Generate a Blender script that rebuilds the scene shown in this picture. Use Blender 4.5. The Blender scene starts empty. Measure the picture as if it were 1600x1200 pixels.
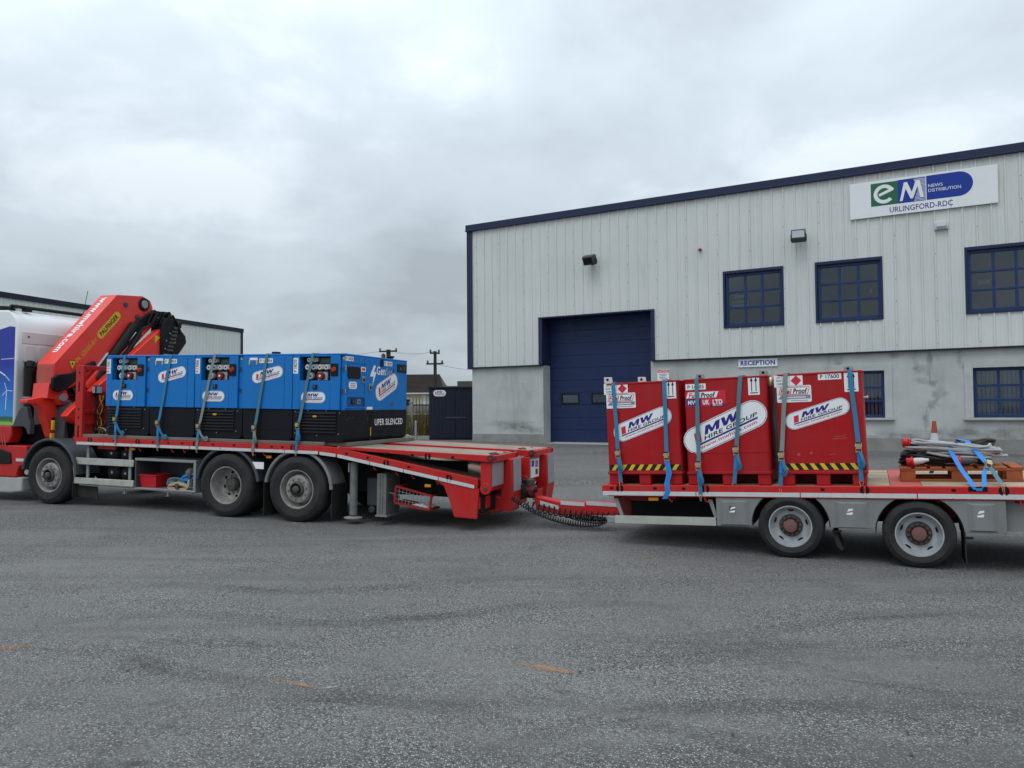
import bpy, math, random
from mathutils import Vector as V, Matrix
random.seed(7)
R = math.radians
sc = bpy.context.scene
# ------------------------------------------------------------------ camera
CAMH = 1.70
C0 = V((0.99996302, 0.00026913, -0.00859568))
C1 = V((-0.00859989, 0.03129373, -0.99947323))
C2 = V((0.0, 0.9995102, 0.03129489))
cd = bpy.data.cameras.new('camera'); cam = bpy.data.objects.new('camera', cd)
sc.collection.objects.link(cam)
cd.sensor_width = 36; cd.lens = 27.0; cd.clip_end = 3000; cd.clip_start = 0.05
cam.matrix_world = Matrix(((C0.x, -C1.x, -C2.x, 0), (C0.y, -C1.y, -C2.y, 0), (C0.z, -C1.z, -C2.z, CAMH), (0, 0, 0, 1)))
sc.camera = cam
# ------------------------------------------------------------------ sky and sun
SUN_EL, SUN_AZ = 60, 215          # degrees; a hazy disc behind the clouds
w = bpy.data.worlds.new('World'); sc.world = w; w.use_nodes = True
def wn(t, **k):
    n = w.node_tree.nodes.new(t)
    for a, b in k.items(): setattr(n, a, b)
    return n
wl = w.node_tree.links.new
w.node_tree.nodes.clear()
wo = wn('ShaderNodeOutputWorld'); bg = wn('ShaderNodeBackground')
sky = wn('ShaderNodeTexSky', sky_type='NISHITA', sun_disc=False, sun_elevation=R(SUN_EL), sun_rotation=R(SUN_AZ), air_density=1.4, dust_density=3.0)
tc = wn('ShaderNodeTexCoord'); sep = wn('ShaderNodeSeparateXYZ'); wl(tc.outputs['Generated'], sep.inputs[0])
def wm(op, a, b=None, c=None):
    n = wn('ShaderNodeMath', operation=op)
    for i, x in enumerate((a, b, c)):
        if x is None: continue
        if isinstance(x, (int, float)): n.inputs[i].default_value = x
        else: wl(x, n.inputs[i])
    return n.outputs[0]
zz = wm('MAXIMUM', sep.outputs[2], 0.0)
den = wm('ADD', zz, 0.34)
cx = wm('DIVIDE', sep.outputs[0], den); cy = wm('DIVIDE', sep.outputs[1], den)
cmb = wn('ShaderNodeCombineXYZ'); wl(cx, cmb.inputs[0]); wl(cy, cmb.inputs[1]); cmb.inputs[2].default_value = 3.7
def wnoise(scale, det, rough, dist):
    n = wn('ShaderNodeTexNoise'); n.inputs['Scale'].default_value = scale; n.inputs['Detail'].default_value = det
    n.inputs['Roughness'].default_value = rough; n.inputs['Distortion'].default_value = dist
    wl(cmb.outputs[0], n.inputs['Vector']); return n.outputs['Fac']
n1 = wnoise(1.05, 5, 0.5, 0.3); n2 = wnoise(3.0, 5, 0.55, 0.3)
cl = wm('ADD', wm('MULTIPLY', n1, 0.68), wm('MULTIPLY', n2, 0.32))
rmp = wn('ShaderNodeValToRGB'); wl(cl, rmp.inputs[0])
e = rmp.color_ramp.elements
e[0].position = 0.36; e[0].color = (0.375, 0.422, 0.468, 1)
e[1].position = 0.62; e[1].color = (0.72, 0.79, 0.855, 1)
x = e.new(0.47); x.color = (0.495, 0.567, 0.628, 1)
x = e.new(0.54); x.color = (0.555, 0.633, 0.70, 1)
# clouds thicken and grey towards the horizon, as a layer seen edge-on
hz = wn('ShaderNodeMapRange'); hz.inputs['From Min'].default_value = 0.0; hz.inputs['From Max'].default_value = 0.20
hz.inputs['To Min'].default_value = 0.86; hz.inputs['To Max'].default_value = 1.0; wl(zz, hz.inputs['Value'])
zb = wn('ShaderNodeMapRange'); zb.inputs['From Min'].default_value = 0.25; zb.inputs['From Max'].default_value = 1.0
zb.inputs['To Min'].default_value = 1.0; zb.inputs['To Max'].default_value = 2.5; wl(zz, zb.inputs['Value'])
vm = wn('ShaderNodeVectorMath', operation='SCALE'); wl(rmp.outputs[0], vm.inputs[0]); wl(wm('MULTIPLY', hz.outputs[0], zb.outputs[0]), vm.inputs['Scale'])
vs = wn('ShaderNodeVectorMath', operation='SCALE'); wl(sky.outputs[0], vs.inputs[0]); vs.inputs['Scale'].default_value = 0.10
mx = wn('ShaderNodeMix', data_type='RGBA'); mx.inputs[0].default_value = 0.93
wl(vs.outputs[0], mx.inputs[6]); wl(vm.outputs[0], mx.inputs[7])
wl(mx.outputs[2], bg.inputs[0]); bg.inputs[1].default_value = 1.0; wl(bg.outputs[0], wo.inputs[0])
sd = bpy.data.lights.new('sun', 'SUN'); sd.energy = 0.55; sd.angle = R(25); sd.color = (1, 0.97, 0.93)
sun = bpy.data.objects.new('sun', sd); sc.collection.objects.link(sun)
az = R(SUN_AZ); sv = V((math.sin(az) * math.cos(R(SUN_EL)), math.cos(az) * math.cos(R(SUN_EL)), math.sin(R(SUN_EL))))
sun.rotation_euler = sv.to_track_quat('Z', 'Y').to_euler()
sc.view_settings.view_transform = 'Standard'; sc.view_settings.look = 'None'; sc.view_settings.gamma = 1
sc.view_settings.exposure = 0.22; sc.view_settings.use_curve_mapping = False
cy_ = sc.cycles; cy_.max_bounces = 6; cy_.diffuse_bounces = 3; cy_.glossy_bounces = 3; cy_.transmission_bounces = 2; cy_.transparent_max_bounces = 6
w.cycles.sampling_method = 'MANUAL'; w.cycles.sample_map_resolution = 256
# ------------------------------------------------------------------ materials
def new_mat(name):
    m = bpy.data.materials.new(name); m.use_nodes = True
    t = m.node_tree; b = t.nodes['Principled BSDF']; return m, t, b
def nd(t, typ, **k):
    n = t.nodes.new(typ)
    for a, v in k.items():
        if a in n.inputs: n.inputs[a].default_value = v
        else: setattr(n, a, v)
    return n
def noise(t, scale, det=4, rough=0.55, vec=None, dist=0.0):
    n = nd(t, 'ShaderNodeTexNoise'); n.inputs['Scale'].default_value = scale; n.inputs['Detail'].default_value = det
    n.inputs['Roughness'].default_value = rough; n.inputs['Distortion'].default_value = dist
    if vec is not None: t.links.new(vec, n.inputs['Vector'])
    return n.outputs['Fac']
def objco(t, scale=(1, 1, 1)):
    c = nd(t, 'ShaderNodeTexCoord'); m = nd(t, 'ShaderNodeMapping'); m.inputs['Scale'].default_value = scale
    t.links.new(c.outputs['Object'], m.inputs['Vector']); return m.outputs[0]
def ramp(t, f, stops):
    r = nd(t, 'ShaderNodeValToRGB'); t.links.new(f, r.inputs[0]); e = r.color_ramp.elements
    def c4(c): return tuple(c) + (1,) if hasattr(c, '__len__') else (c, c, c, 1)
    e[0].position, e[0].color = stops[0][0], c4(stops[0][1]); e[1].position, e[1].color = stops[-1][0], c4(stops[-1][1])
    for p, c in stops[1:-1]: x = e.new(p); x.color = c4(c)
    return r.outputs[0]
def mixc(t, f, a, b, mode='MIX'):
    m = nd(t, 'ShaderNodeMix', data_type='RGBA', blend_type=mode)
    for i, x in ((0, f), (6, a), (7, b)):
        if hasattr(x, 'is_linked'): t.links.new(x, m.inputs[i])
        elif i == 0: m.inputs[0].default_value = x
        else: m.inputs[i].default_value = tuple(x) + (1,)
    return m.outputs[2]
def bump(t, b, h, strength=0.3, dist=0.01):
    n = nd(t, 'ShaderNodeBump'); n.inputs['Strength'].default_value = strength; n.inputs['Distance'].default_value = dist
    t.links.new(h, n.inputs['Height']); t.links.new(n.outputs[0], b.inputs['Normal'])
def paint(name, col, rough=0.4, metal=0.0, dirt=0.25, dirtcol=(0.12, 0.10, 0.08), scale=3.0, spec=0.32, bmp=0.0, streak=0.0, chips=0.0, wave=0.0):
    """weathered surface: base colour, blotchy grime, optional run-down streaks and chips"""
    m, t, b = new_mat(name)
    co = objco(t)
    g = noise(t, scale, 6, 0.62, co)
    f = ramp(t, g, [(0.42, 0.0), (0.78, dirt)])
    c = mixc(t, f, col, dirtcol)
    v = noise(t, scale * 0.35, 2, 0.5, co)
    c = mixc(t, ramp(t, v, [(0.3, 0.0), (0.7, 0.16)]), c, tuple(x * 0.72 for x in col))
    if streak:
        s = noise(t, 1.0, 4, 0.6, objco(t, (14, 14, 0.5)))
        c = mixc(t, ramp(t, s, [(0.50, 0.0), (0.78, streak)]), c, dirtcol)
    if chips:
        s = noise(t, 26.0, 3, 0.6, co)
        c = mixc(t, ramp(t, s, [(0.70, 0.0), (0.73, chips)]), c, (0.16, 0.10, 0.07))
    t.links.new(c, b.inputs['Base Color'])
    rr = ramp(t, g, [(0.3, max(rough - 0.08, 0.05)), (0.75, min(rough + 0.25, 1))]); t.links.new(rr, b.inputs['Roughness'])
    b.inputs['Metallic'].default_value = metal; b.inputs['Specular IOR Level'].default_value = spec
    if wave: bump(t, b, noise(t, 2.6, 2, 0.5, co), wave, 0.03)
    if bmp: bump(t, b, noise(t, 45, 4, 0.6, co), bmp, 0.006)
    return m
MT = {}
def P(n, *a, **k): MT[n] = paint(n, *a, **k)
P('red_paint', (0.52, 0.012, 0.012), 0.38, dirt=0.3, chips=0.8, streak=0.18, dirtcol=(0.16, 0.09, 0.07))
P('faded_red', (0.50, 0.075, 0.06), 0.55, dirt=0.55, chips=0.9, dirtcol=(0.25, 0.19, 0.15), scale=5)
P('dark_red', (0.17, 0.008, 0.010), 0.6, dirt=0.5, dirtcol=(0.03, 0.025, 0.02))
P('crane_red', (0.78, 0.036, 0.020), 0.26, spec=0.7, dirt=0.12, dirtcol=(0.2, 0.05, 0.03))
P('tank_red', (0.40, 0.004, 0.008), 0.40, spec=0.28, wave=0.22, chips=0.35, dirt=0.3, streak=0.22, dirtcol=(0.20, 0.05, 0.05), scale=2.2)
P('gen_blue', (0.001, 0.165, 0.51), 0.40, wave=0.12, dirt=0.12, dirtcol=(0.05, 0.10, 0.22), streak=0.06)
P('gen_blue_dark', (0.002, 0.075, 0.27), 0.5, dirt=0.2)
P('gen_black', (0.005, 0.006, 0.010), 0.5, dirt=0.2, dirtcol=(0.022, 0.022, 0.025), spec=0.2)
P('socket_red', (0.20, 0.010, 0.012), 0.4, dirt=0.2)
P('black', (0.006, 0.006, 0.007), 0.5, dirt=0.3, dirtcol=(0.03, 0.028, 0.026), spec=0.25)
P('chassis', (0.008, 0.008, 0.009), 0.7, dirt=0.5, dirtcol=(0.024, 0.022, 0.02), spec=0.15)
P('hole', (0.004, 0.004, 0.004), 0.9, dirt=0.0)
P('slate_grey', (0.055, 0.062, 0.072), 0.5, dirt=0.35, dirtcol=(0.11, 0.10, 0.09))
P('galv', (0.30, 0.32, 0.33), 0.45, metal=0.35, dirt=0.4, dirtcol=(0.25, 0.23, 0.20), scale=6)
P('alu', (0.50, 0.50, 0.45), 0.45, metal=0.25, dirt=0.5, dirtcol=(0.22, 0.21, 0.18), scale=5, streak=0.2)
P('steel', (0.45, 0.45, 0.46), 0.32, metal=0.8, dirt=0.4, dirtcol=(0.2, 0.18, 0.15))
P('brass_steel', (0.55, 0.46, 0.28), 0.35, metal=0.8, dirt=0.4)
P('trailer_grey', (0.215, 0.22, 0.225), 0.55, dirt=0.55, dirtcol=(0.15, 0.14, 0.12), streak=0.35, scale=4)
P('white_paint', (0.80, 0.82, 0.82), 0.35, dirt=0.12, dirtcol=(0.5, 0.48, 0.44))
P('cab_grey', (0.62, 0.61, 0.60), 0.45, dirt=0.2, dirtcol=(0.4, 0.37, 0.34), streak=0.15)
P('white_tape', (0.58, 0.60, 0.61), 0.4, dirt=0.35, dirtcol=(0.35, 0.30, 0.28), scale=8, chips=0.5)
P('silver_tape', (0.34, 0.35, 0.37), 0.35, metal=0.2, dirt=0.2, scale=5)
P('sticker', (0.83, 0.83, 0.84), 0.38, dirt=0.10, dirtcol=(0.55, 0.5, 0.5))
P('ink_navy', (0.025, 0.018, 0.22), 0.4, dirt=0)
P('ink_black', (0.012, 0.012, 0.014), 0.45, dirt=0)
P('ink_red', (0.62, 0.02, 0.045), 0.4, dirt=0.05)
P('ink_yellow', (0.75, 0.46, 0.02), 0.4, dirt=0.15)
P('ink_green', (0.020, 0.13, 0.065), 0.45, dirt=0.05)
P('ink_blue', (0.006, 0.036, 0.30), 0.4, dirt=0.03)
P('ink_grey', (0.22, 0.25, 0.30), 0.5, dirt=0.05)
P('amber', (0.80, 0.30, 0.02), 0.25, dirt=0.1)
P('lens_red', (0.55, 0.01, 0.01), 0.15, dirt=0.1)
P('lamp_glass', (0.45, 0.50, 0.53), 0.12, dirt=0.1)
P('dirty_shaded_red', (0.30, 0.014, 0.014), 0.6, dirt=0.6, dirtcol=(0.09, 0.06, 0.05), chips=0.8, scale=6)  # grime, plus the shade under the deck worked into a darker red
P('dirty_shaded_galv', (0.20, 0.205, 0.205), 0.55, metal=0.3, dirt=0.7, dirtcol=(0.10, 0.09, 0.075), scale=5, streak=0.3)  # grimy steel, also toned down to carry the underside shade
P('tyre', (0.019, 0.019, 0.020), 0.75, dirt=0.75, dirtcol=(0.060, 0.057, 0.053), scale=4, bmp=0.12, spec=0.3)
P('rim_grey', (0.33, 0.325, 0.30), 0.5, metal=0.3, dirt=0.8, dirtcol=(0.12, 0.11, 0.09), scale=9)
P('rim_silver', (0.44, 0.46, 0.48), 0.45, metal=0.3, dirt=0.65, dirtcol=(0.17, 0.16, 0.145), scale=9)
P('hub_dark', (0.06, 0.058, 0.055), 0.55, dirt=0.6, dirtcol=(0.15, 0.12, 0.09), scale=12)
P('hub_red', (0.19, 0.080, 0.075), 0.6, dirt=0.6, dirtcol=(0.12, 0.10, 0.09), scale=12)
P('mudflap', (0.022, 0.022, 0.021), 0.85, dirt=0.6, dirtcol=(0.07, 0.065, 0.055), spec=0.15)
P('strap_blue', (0.035, 0.19, 0.34), 0.8, dirt=0.45, dirtcol=(0.08, 0.17, 0.22), scale=14)
P('strap_teal', (0.075, 0.185, 0.23), 0.85, dirt=0.5, dirtcol=(0.12, 0.18, 0.18), scale=14)
P('strap_grey', (0.19, 0.25, 0.23), 0.85, dirt=0.5, dirtcol=(0.20, 0.21, 0.17), scale=14)
P('strap_bright', (0.03, 0.22, 0.60), 0.7, dirt=0.1, scale=14)
P('navy', (0.013, 0.020, 0.062), 0.42, dirt=0.2, dirtcol=(0.05, 0.055, 0.08), streak=0.1)
P('navy_dark', (0.006, 0.009, 0.024), 0.5, dirt=0.3, dirtcol=(0.02, 0.022, 0.03))
P('door_blue', (0.008, 0.021, 0.078), 0.45, dirt=0.3, dirtcol=(0.03, 0.045, 0.11), streak=0.15)
P('window_blue', (0.011, 0.036, 0.12), 0.35, dirt=0.12, dirtcol=(0.03, 0.05, 0.12))
P('cable_grey', (0.40, 0.41, 0.42), 0.55, dirt=0.3, scale=9)
P('cable_black', (0.014, 0.014, 0.015), 0.5, dirt=0.2)
P('orange_wood', (0.34, 0.090, 0.030), 0.75, dirt=0.4, dirtcol=(0.14, 0.05, 0.03), scale=8, bmp=0.3)
P('cone_orange', (0.38, 0.075, 0.03), 0.6, dirt=0.4)
P('roof_tile', (0.085, 0.070, 0.062), 0.8, dirt=0.4, dirtcol=(0.05, 0.05, 0.045), scale=1.2)
P('cream_wall', (0.70, 0.66, 0.45), 0.8, dirt=0.15)
P('pole_wood', (0.035, 0.028, 0.024), 0.85, dirt=0.3)
P('brown', (0.06, 0.05, 0.03), 0.8, dirt=0.4)
P('plinth', (0.27, 0.27, 0.25), 0.9, dirt=0.7, dirtcol=(0.13, 0.125, 0.11), bmp=0.2, scale=2)
P('stone', (0.33, 0.31, 0.28), 0.9, dirt=0.5, bmp=0.4)
P('dark_plank', (0.10, 0.06, 0.04), 0.8, dirt=0.4, scale=5)
P('concrete', (0.42, 0.42, 0.40), 0.85, dirt=0.4, dirtcol=(0.2, 0.2, 0.18), bmp=0.2)
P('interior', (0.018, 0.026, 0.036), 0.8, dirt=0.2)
P('lit_strip_tone', (0.50, 0.46, 0.32), 0.7, dirt=0.1)
P('blind', (0.55, 0.56, 0.55), 0.75, dirt=0.2)
P('leaf_litter', (0.045, 0.040, 0.028), 0.8, dirt=0.3)
P('glove_tan', (0.42, 0.33, 0.20), 0.85, dirt=0.5, scale=20)
P('crate_red', (0.50, 0.012, 0.020), 0.4, dirt=0.15)

def wood(name, c1, c2, sc3=(1.2, 30, 30), bm=0.4, red=None):
    m, t, b = new_mat(name)
    g = noise(t, 1.0, 6, 0.65, objco(t, sc3), 0.6)
    c = mixc(t, ramp(t, g, [(0.3, 0), (0.7, 1)]), c1, c2)
    d = noise(t, 2.4, 6, 0.65, objco(t))
    c = mixc(t, ramp(t, d, [(0.45, 0), (0.75, 0.6)]), c, (0.10, 0.09, 0.075))
    if red: c = mixc(t, ramp(t, noise(t, 1.3, 5, 0.6, objco(t)), [(0.55, 0), (0.62, 0.55)]), c, red)
    t.links.new(c, b.inputs['Base Color']); b.inputs['Roughness'].default_value = 0.8; bump(t, b, g, bm, 0.004)
    MT[name] = m
wood('deck_wood', (0.30, 0.23, 0.15), (0.42, 0.35, 0.24))
wood('deck_dirt', (0.13, 0.11, 0.09), (0.21, 0.18, 0.145))
wood('deck_wood_grey', (0.22, 0.195, 0.15), (0.33, 0.295, 0.225), red=(0.38, 0.16, 0.12))

def mk_cladding():
    m, t, b = new_mat('cladding')
    c = mixc(t, ramp(t, noise(t, 0.5, 3, 0.5, objco(t)), [(0.3, 0), (0.7, 1)]), (0.58, 0.60, 0.57), (0.65, 0.665, 0.64))
    s = noise(t, 1.0, 5, 0.65, objco(t, (9, 9, 0.22)))
    c = mixc(t, ramp(t, s, [(0.5, 0), (0.75, 0.34)]), c, (0.40, 0.41, 0.37))
    g = noise(t, 1.0, 5, 0.7, objco(t, (3, 3, 0.35)))
    c = mixc(t, ramp(t, g, [(0.60, 0), (0.72, 0.25)]), c, (0.33, 0.36, 0.25))
    t.links.new(c, b.inputs['Base Color']); b.inputs['Roughness'].default_value = 0.5
    MT['cladding'] = m
mk_cladding()
def mk_render():
    m, t, b = new_mat('render_wall')
    co = objco(t)
    c = mixc(t, ramp(t, noise(t, 1.4, 6, 0.65, co), [(0.3, 0), (0.75, 1)]), (0.40, 0.41, 0.40), (0.52, 0.53, 0.52))
    s = noise(t, 1.0, 6, 0.7, objco(t, (1.1, 1.1, 0.22)), 0.4)
    c = mixc(t, ramp(t, s, [(0.54, 0), (0.72, 0.45)]), c, (0.22, 0.215, 0.195))
    s2 = noise(t, 2.2, 4, 0.6, co)
    c = mixc(t, ramp(t, s2, [(0.60, 0), (0.80, 0.35)]), c, (0.22, 0.215, 0.20))
    t.links.new(c, b.inputs['Base Color']); b.inputs['Roughness'].default_value = 0.9
    h = noise(t, 1.0, 5, 0.6, objco(t, (3, 3, 22))); bump(t, b, h, 0.35, 0.012); MT['render_wall'] = m
mk_render()
def mk_ground():
    m, t, b = new_mat('asphalt'); L = t.links.new
    geo = nd(t, 'ShaderNodeNewGeometry'); pos = geo.outputs['Position']
    def mp(scale, rot=0):
        q = nd(t, 'ShaderNodeMapping'); q.inputs['Scale'].default_value = scale; q.inputs['Rotation'].default_value = (0, 0, rot)
        L(pos, q.inputs['Vector']); return q.outputs[0]
    base = mixc(t, ramp(t, noise(t, 0.30, 5, 0.6, pos), [(0.3, 0), (0.7, 1)]), (0.150, 0.145, 0.136), (0.215, 0.207, 0.194))
    # worn wheel tracks running along the yard, paler dusty sweeps and darker patches
    trk = noise(t, 1.0, 5, 0.6, mp((0.10, 0.9, 1), R(-18)), 0.7)
    base = mixc(t, ramp(t, trk, [(0.48, 0), (0.64, 0.7)]), base, (0.085, 0.082, 0.078))
    trk2 = noise(t, 1.0, 5, 0.65, mp((0.22, 1.3, 1), R(24)), 0.9)
    base = mixc(t, ramp(t, trk2, [(0.54, 0), (0.70, 0.5)]), base, (0.275, 0.265, 0.248))
    pat = noise(t, 0.8, 6, 0.7, pos, 0.4)
    base = mixc(t, ramp(t, pat, [(0.52, 0), (0.70, 0.55)]), base, (0.082, 0.080, 0.076))
    # chippings of about a centimetre: every stone its own grey, some pale, patchily worn
    def mul(a, c_):
        q = nd(t, 'ShaderNodeMath', operation='MULTIPLY'); L(a, q.inputs[0])
        if hasattr(c_, 'is_linked'): L(c_, q.inputs[1])
        else: q.inputs[1].default_value = c_
        return q.outputs[0]
    vis = ramp(t, noise(t, 0.6, 5, 0.65, mp((1, 1.7, 1), .3)), [(0.34, 0.34), (0.58, 1.0)])
    vo = nd(t, 'ShaderNodeTexVoronoi'); vo.inputs['Scale'].default_value = 82; vo.inputs['Randomness'].default_value = 1.0; L(pos, vo.inputs['Vector'])
    sepc = nd(t, 'ShaderNodeSeparateColor'); L(vo.outputs['Color'], sepc.inputs[0])
    base = mixc(t, mul(ramp(t, sepc.outputs[1], [(0.30, 0.0), (0.70, 0.85)]), vis), base, (0.040, 0.040, 0.041))
    core = ramp(t, vo.outputs['Distance'], [(0.28, 1), (0.50, 0)])
    base = mixc(t, mul(mul(ramp(t, sepc.outputs[0], [(0.45, 0), (0.90, 0.95)]), core), vis), base, (0.58, 0.565, 0.545))
    fine = noise(t, 170, 3, 0.7, pos); base = mixc(t, ramp(t, fine, [(0.35, 0.55), (0.62, 0)]), base, (0.045, 0.045, 0.045))
    L(base, b.inputs['Base Color']); b.inputs['Roughness'].default_value = 0.75; b.inputs['Specular IOR Level'].default_value = 0.28
    hb = nd(t, 'ShaderNodeMath', operation='ADD'); L(vo.outputs['Distance'], hb.inputs[0]); L(fine, hb.inputs[1])
    bump(t, b, hb.outputs[0], 0.5, 0.006); MT['asphalt'] = m
mk_ground()
def mk_glass():
    m, t, b = new_mat('window_glass')
    gl = nd(t, 'ShaderNodeBsdfGlossy'); gl.inputs['Roughness'].default_value = 0.03; gl.inputs['Color'].default_value = (0.82, 0.90, 0.98, 1)
    tr = nd(t, 'ShaderNodeBsdfTransparent'); tr.inputs[0].default_value = (0.45, 0.54, 0.64, 1)
    mx = nd(t, 'ShaderNodeMixShader'); lw = nd(t, 'ShaderNodeLayerWeight'); lw.inputs[0].default_value = 0.35
    f = ramp(t, lw.outputs['Fresnel'], [(0.0, 0.05), (1.0, 0.9)])
    t.links.new(f, mx.inputs[0]); t.links.new(tr.outputs[0], mx.inputs[1]); t.links.new(gl.outputs[0], mx.inputs[2])
    t.links.new(mx.outputs[0], t.nodes['Material Output'].inputs[0])
    bump(t, gl, noise(t, 1.2, 2, 0.5, objco(t)), 0.05, 0.02); MT['window_glass'] = m
mk_glass()
def mk_cabprint():
    m, t, b = new_mat('cab_print')
    c = nd(t, 'ShaderNodeTexCoord'); s = nd(t, 'ShaderNodeSeparateXYZ'); t.links.new(c.outputs['Object'], s.inputs[0])
    a = nd(t, 'ShaderNodeMath', operation='MULTIPLY_ADD'); t.links.new(s.outputs[2], a.inputs[0]); a.inputs[1].default_value = 0.5; a.inputs[2].default_value = -0.40
    wv = nd(t, 'ShaderNodeMath', operation='MULTIPLY_ADD'); t.links.new(noise(t, 2.2, 2, 0.5, objco(t)), wv.inputs[0]); wv.inputs[1].default_value = 0.06; t.links.new(a.outputs[0], wv.inputs[2])
    col = ramp(t, wv.outputs[0], [(0.03, (0.16, 0.42, 0.03)), (0.085, (0.25, 0.50, 0.04)), (0.10, (0.03, 0.17, 0.05)), (0.135, (0.02, 0.09, 0.06)), (0.16, (0.03, 0.26, 0.60)), (0.36, (0.012, 0.14, 0.55)), (0.62, (0.006, 0.03, 0.33)), (0.95, (0.008, 0.025, 0.30))])
    t.links.new(col, b.inputs['Base Color']); b.inputs['Roughness'].default_value = 0.3; MT['cab_print'] = m
mk_cabprint()
# ------------------------------------------------------------------ mesh helpers
COL = sc.collection
class MB:
    def __init__(s): s.v = []; s.f = []; s.m = []; s.mats = []
    def mi(s, mat):
        if mat not in s.mats: s.mats.append(mat)
        return s.mats.index(mat)
    def add(s, vs, fs, mat):
        o = len(s.v); s.v += [tuple(v) for v in vs]; i = s.mi(mat)
        for f in fs: s.f.append([o + k for k in f]); s.m.append(i)
        return s
    def box(s, x0, x1, y0, y1, z0, z1, mat):
        return s.add([(x0, y0, z0), (x1, y0, z0), (x1, y1, z0), (x0, y1, z0), (x0, y0, z1), (x1, y0, z1), (x1, y1, z1), (x0, y1, z1)],
                     [(0, 3, 2, 1), (4, 5, 6, 7), (0, 1, 5, 4), (1, 2, 6, 5), (2, 3, 7, 6), (3, 0, 4, 7)], mat)
    def bar(s, p0, p1, wd, th, mat, up=(0, 0, 1)):
        """beam of width wd (sideways) and thickness th (along up)"""
        p0, p1 = V(p0), V(p1); d = (p1 - p0).normalized(); sd_ = d.cross(V(up)).normalized(); u2 = sd_.cross(d).normalized()
        a, c = sd_ * wd / 2, u2 * th / 2
        vs = [p + q for p in (p0, p1) for q in (-a - c, a - c, a + c, -a + c)]
        return s.add(vs, [(0, 1, 2, 3), (7, 6, 5, 4), (0, 4, 5, 1), (1, 5, 6, 2), (2, 6, 7, 3), (3, 7, 4, 0)], mat)
    def prism(s, pts, ax, a, b, mat):
        """polygon extruded along axis ax; pts in the two other axes in x,y,z order"""
        n = len(pts)
        def mk(p, h): return {'x': (h, p[0], p[1]), 'y': (p[0], h, p[1]), 'z': (p[0], p[1], h)}[ax]
        area = sum(pts[i][0] * pts[(i + 1) % n][1] - pts[(i + 1) % n][0] * pts[i][1] for i in range(n))
        flip = (area > 0) == (ax == 'y')
        if (b < a): a, b = b, a
        vs = [mk(p, a) for p in pts] + [mk(p, b) for p in pts]
        fs = [list(range(n))[::-1], list(range(n, 2 * n))] + [[i, (i + 1) % n, n + (i + 1) % n, n + i] for i in range(n)]
        if flip: fs = [f[::-1] for f in fs]
        return s.add(vs, fs, mat)
    def cyl(s, p0, p1, r0, mat, r1=None, n=16, cap=True):
        p0, p1 = V(p0), V(p1); r1 = r0 if r1 is None else r1
        d = (p1 - p0).normalized(); a = d.orthogonal().normalized(); b = d.cross(a)
        vs = []
        for p, r in ((p0, r0), (p1, r1)):
            for i in range(n):
                t = 2 * math.pi * i / n; vs.append(p + (a * math.cos(t) + b * math.sin(t)) * r)
        fs = [[i, (i + 1) % n, n + (i + 1) % n, n + i] for i in range(n)]
        if cap: fs += [list(range(n))[::-1], list(range(n, 2 * n))]
        return s.add(vs, fs, mat)
    def tube(s, pts, r, mat, n=8, closed=False):
        pts = [V(p) for p in pts]; m = len(pts); vs = []; a = None
        for i, p in enumerate(pts):
            if closed: d = pts[(i + 1) % m] - pts[i - 1]
            else: d = pts[min(i + 1, m - 1)] - pts[max(i - 1, 0)]
            d.normalize()
            if a is None: a = d.orthogonal().normalized()
            else:
                a = a - d * a.dot(d); a = a.normalized() if a.length > 1e-6 else d.orthogonal().normalized()
            b = d.cross(a); rr = r[i] if hasattr(r, '__len__') else r
            for k in range(n):
                t = 2 * math.pi * k / n; vs.append(p + (a * math.cos(t) + b * math.sin(t)) * rr)
        fs = []
        for i in range(m if closed else m - 1):
            j = (i + 1) % m
            for k in range(n): fs.append([i * n + k, i * n + (k + 1) % n, j * n + (k + 1) % n, j * n + k])
        if not closed: fs += [list(range(n))[::-1], [(m - 1) * n + k for k in range(n)]]
        return s.add(vs, fs, mat)
    def lathe(s, prof, o, d, mat, n=32, cap0=False, cap1=False):
        """prof: (radius, distance along d) pairs"""
        o, d = V(o), V(d).normalized(); a = d.orthogonal().normalized(); b = d.cross(a); vs = []
        for r, h in prof:
            for k in range(n):
                t = 2 * math.pi * k / n; vs.append(o + d * h + (a * math.cos(t) + b * math.sin(t)) * r)
        fs = []
        for i in range(len(prof) - 1):
            for k in range(n): fs.append([i * n + k, i * n + (k + 1) % n, (i + 1) * n + (k + 1) % n, (i + 1) * n + k])
        if cap0: fs.append(list(range(n))[::-1])
        if cap1: fs.append([(len(prof) - 1) * n + k for k in range(n)])
        return s.add(vs, fs, mat)
    def ribbon(s, pts, wv, mat, th=0.003):
        """flat webbing through pts; wv = half-width vector (one or per point)"""
        pts = [V(p) for p in pts]; vs = []; n = len(pts)
        for i, p in enumerate(pts):
            d = (pts[min(i + 1, n - 1)] - pts[max(i - 1, 0)]).normalized()
            h = V(wv[i] if hasattr(wv[0], '__len__') else wv); nn = d.cross(h).normalized() * th / 2
            vs += [p - h - nn, p + h - nn, p + h + nn, p - h + nn]
        fs = []
        for i in range(n - 1):
            a, b = 4 * i, 4 * i + 4
            for k in range(4): fs.append([a + k, a + (k + 1) % 4, b + (k + 1) % 4, b + k])
        fs += [[3, 2, 1, 0], [4 * n - 4, 4 * n - 3, 4 * n - 2, 4 * n - 1]]
        return s.add(vs, fs, mat)
    def flat(s, pts, O, X, Y, mat, off=0.0):
        O, X, Y = V(O), V(X), V(Y); N = X.cross(Y).normalized() * off
        return s.add([O + X * p[0] + Y * p[1] + N for p in pts], [list(range(len(pts)))], mat)
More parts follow.
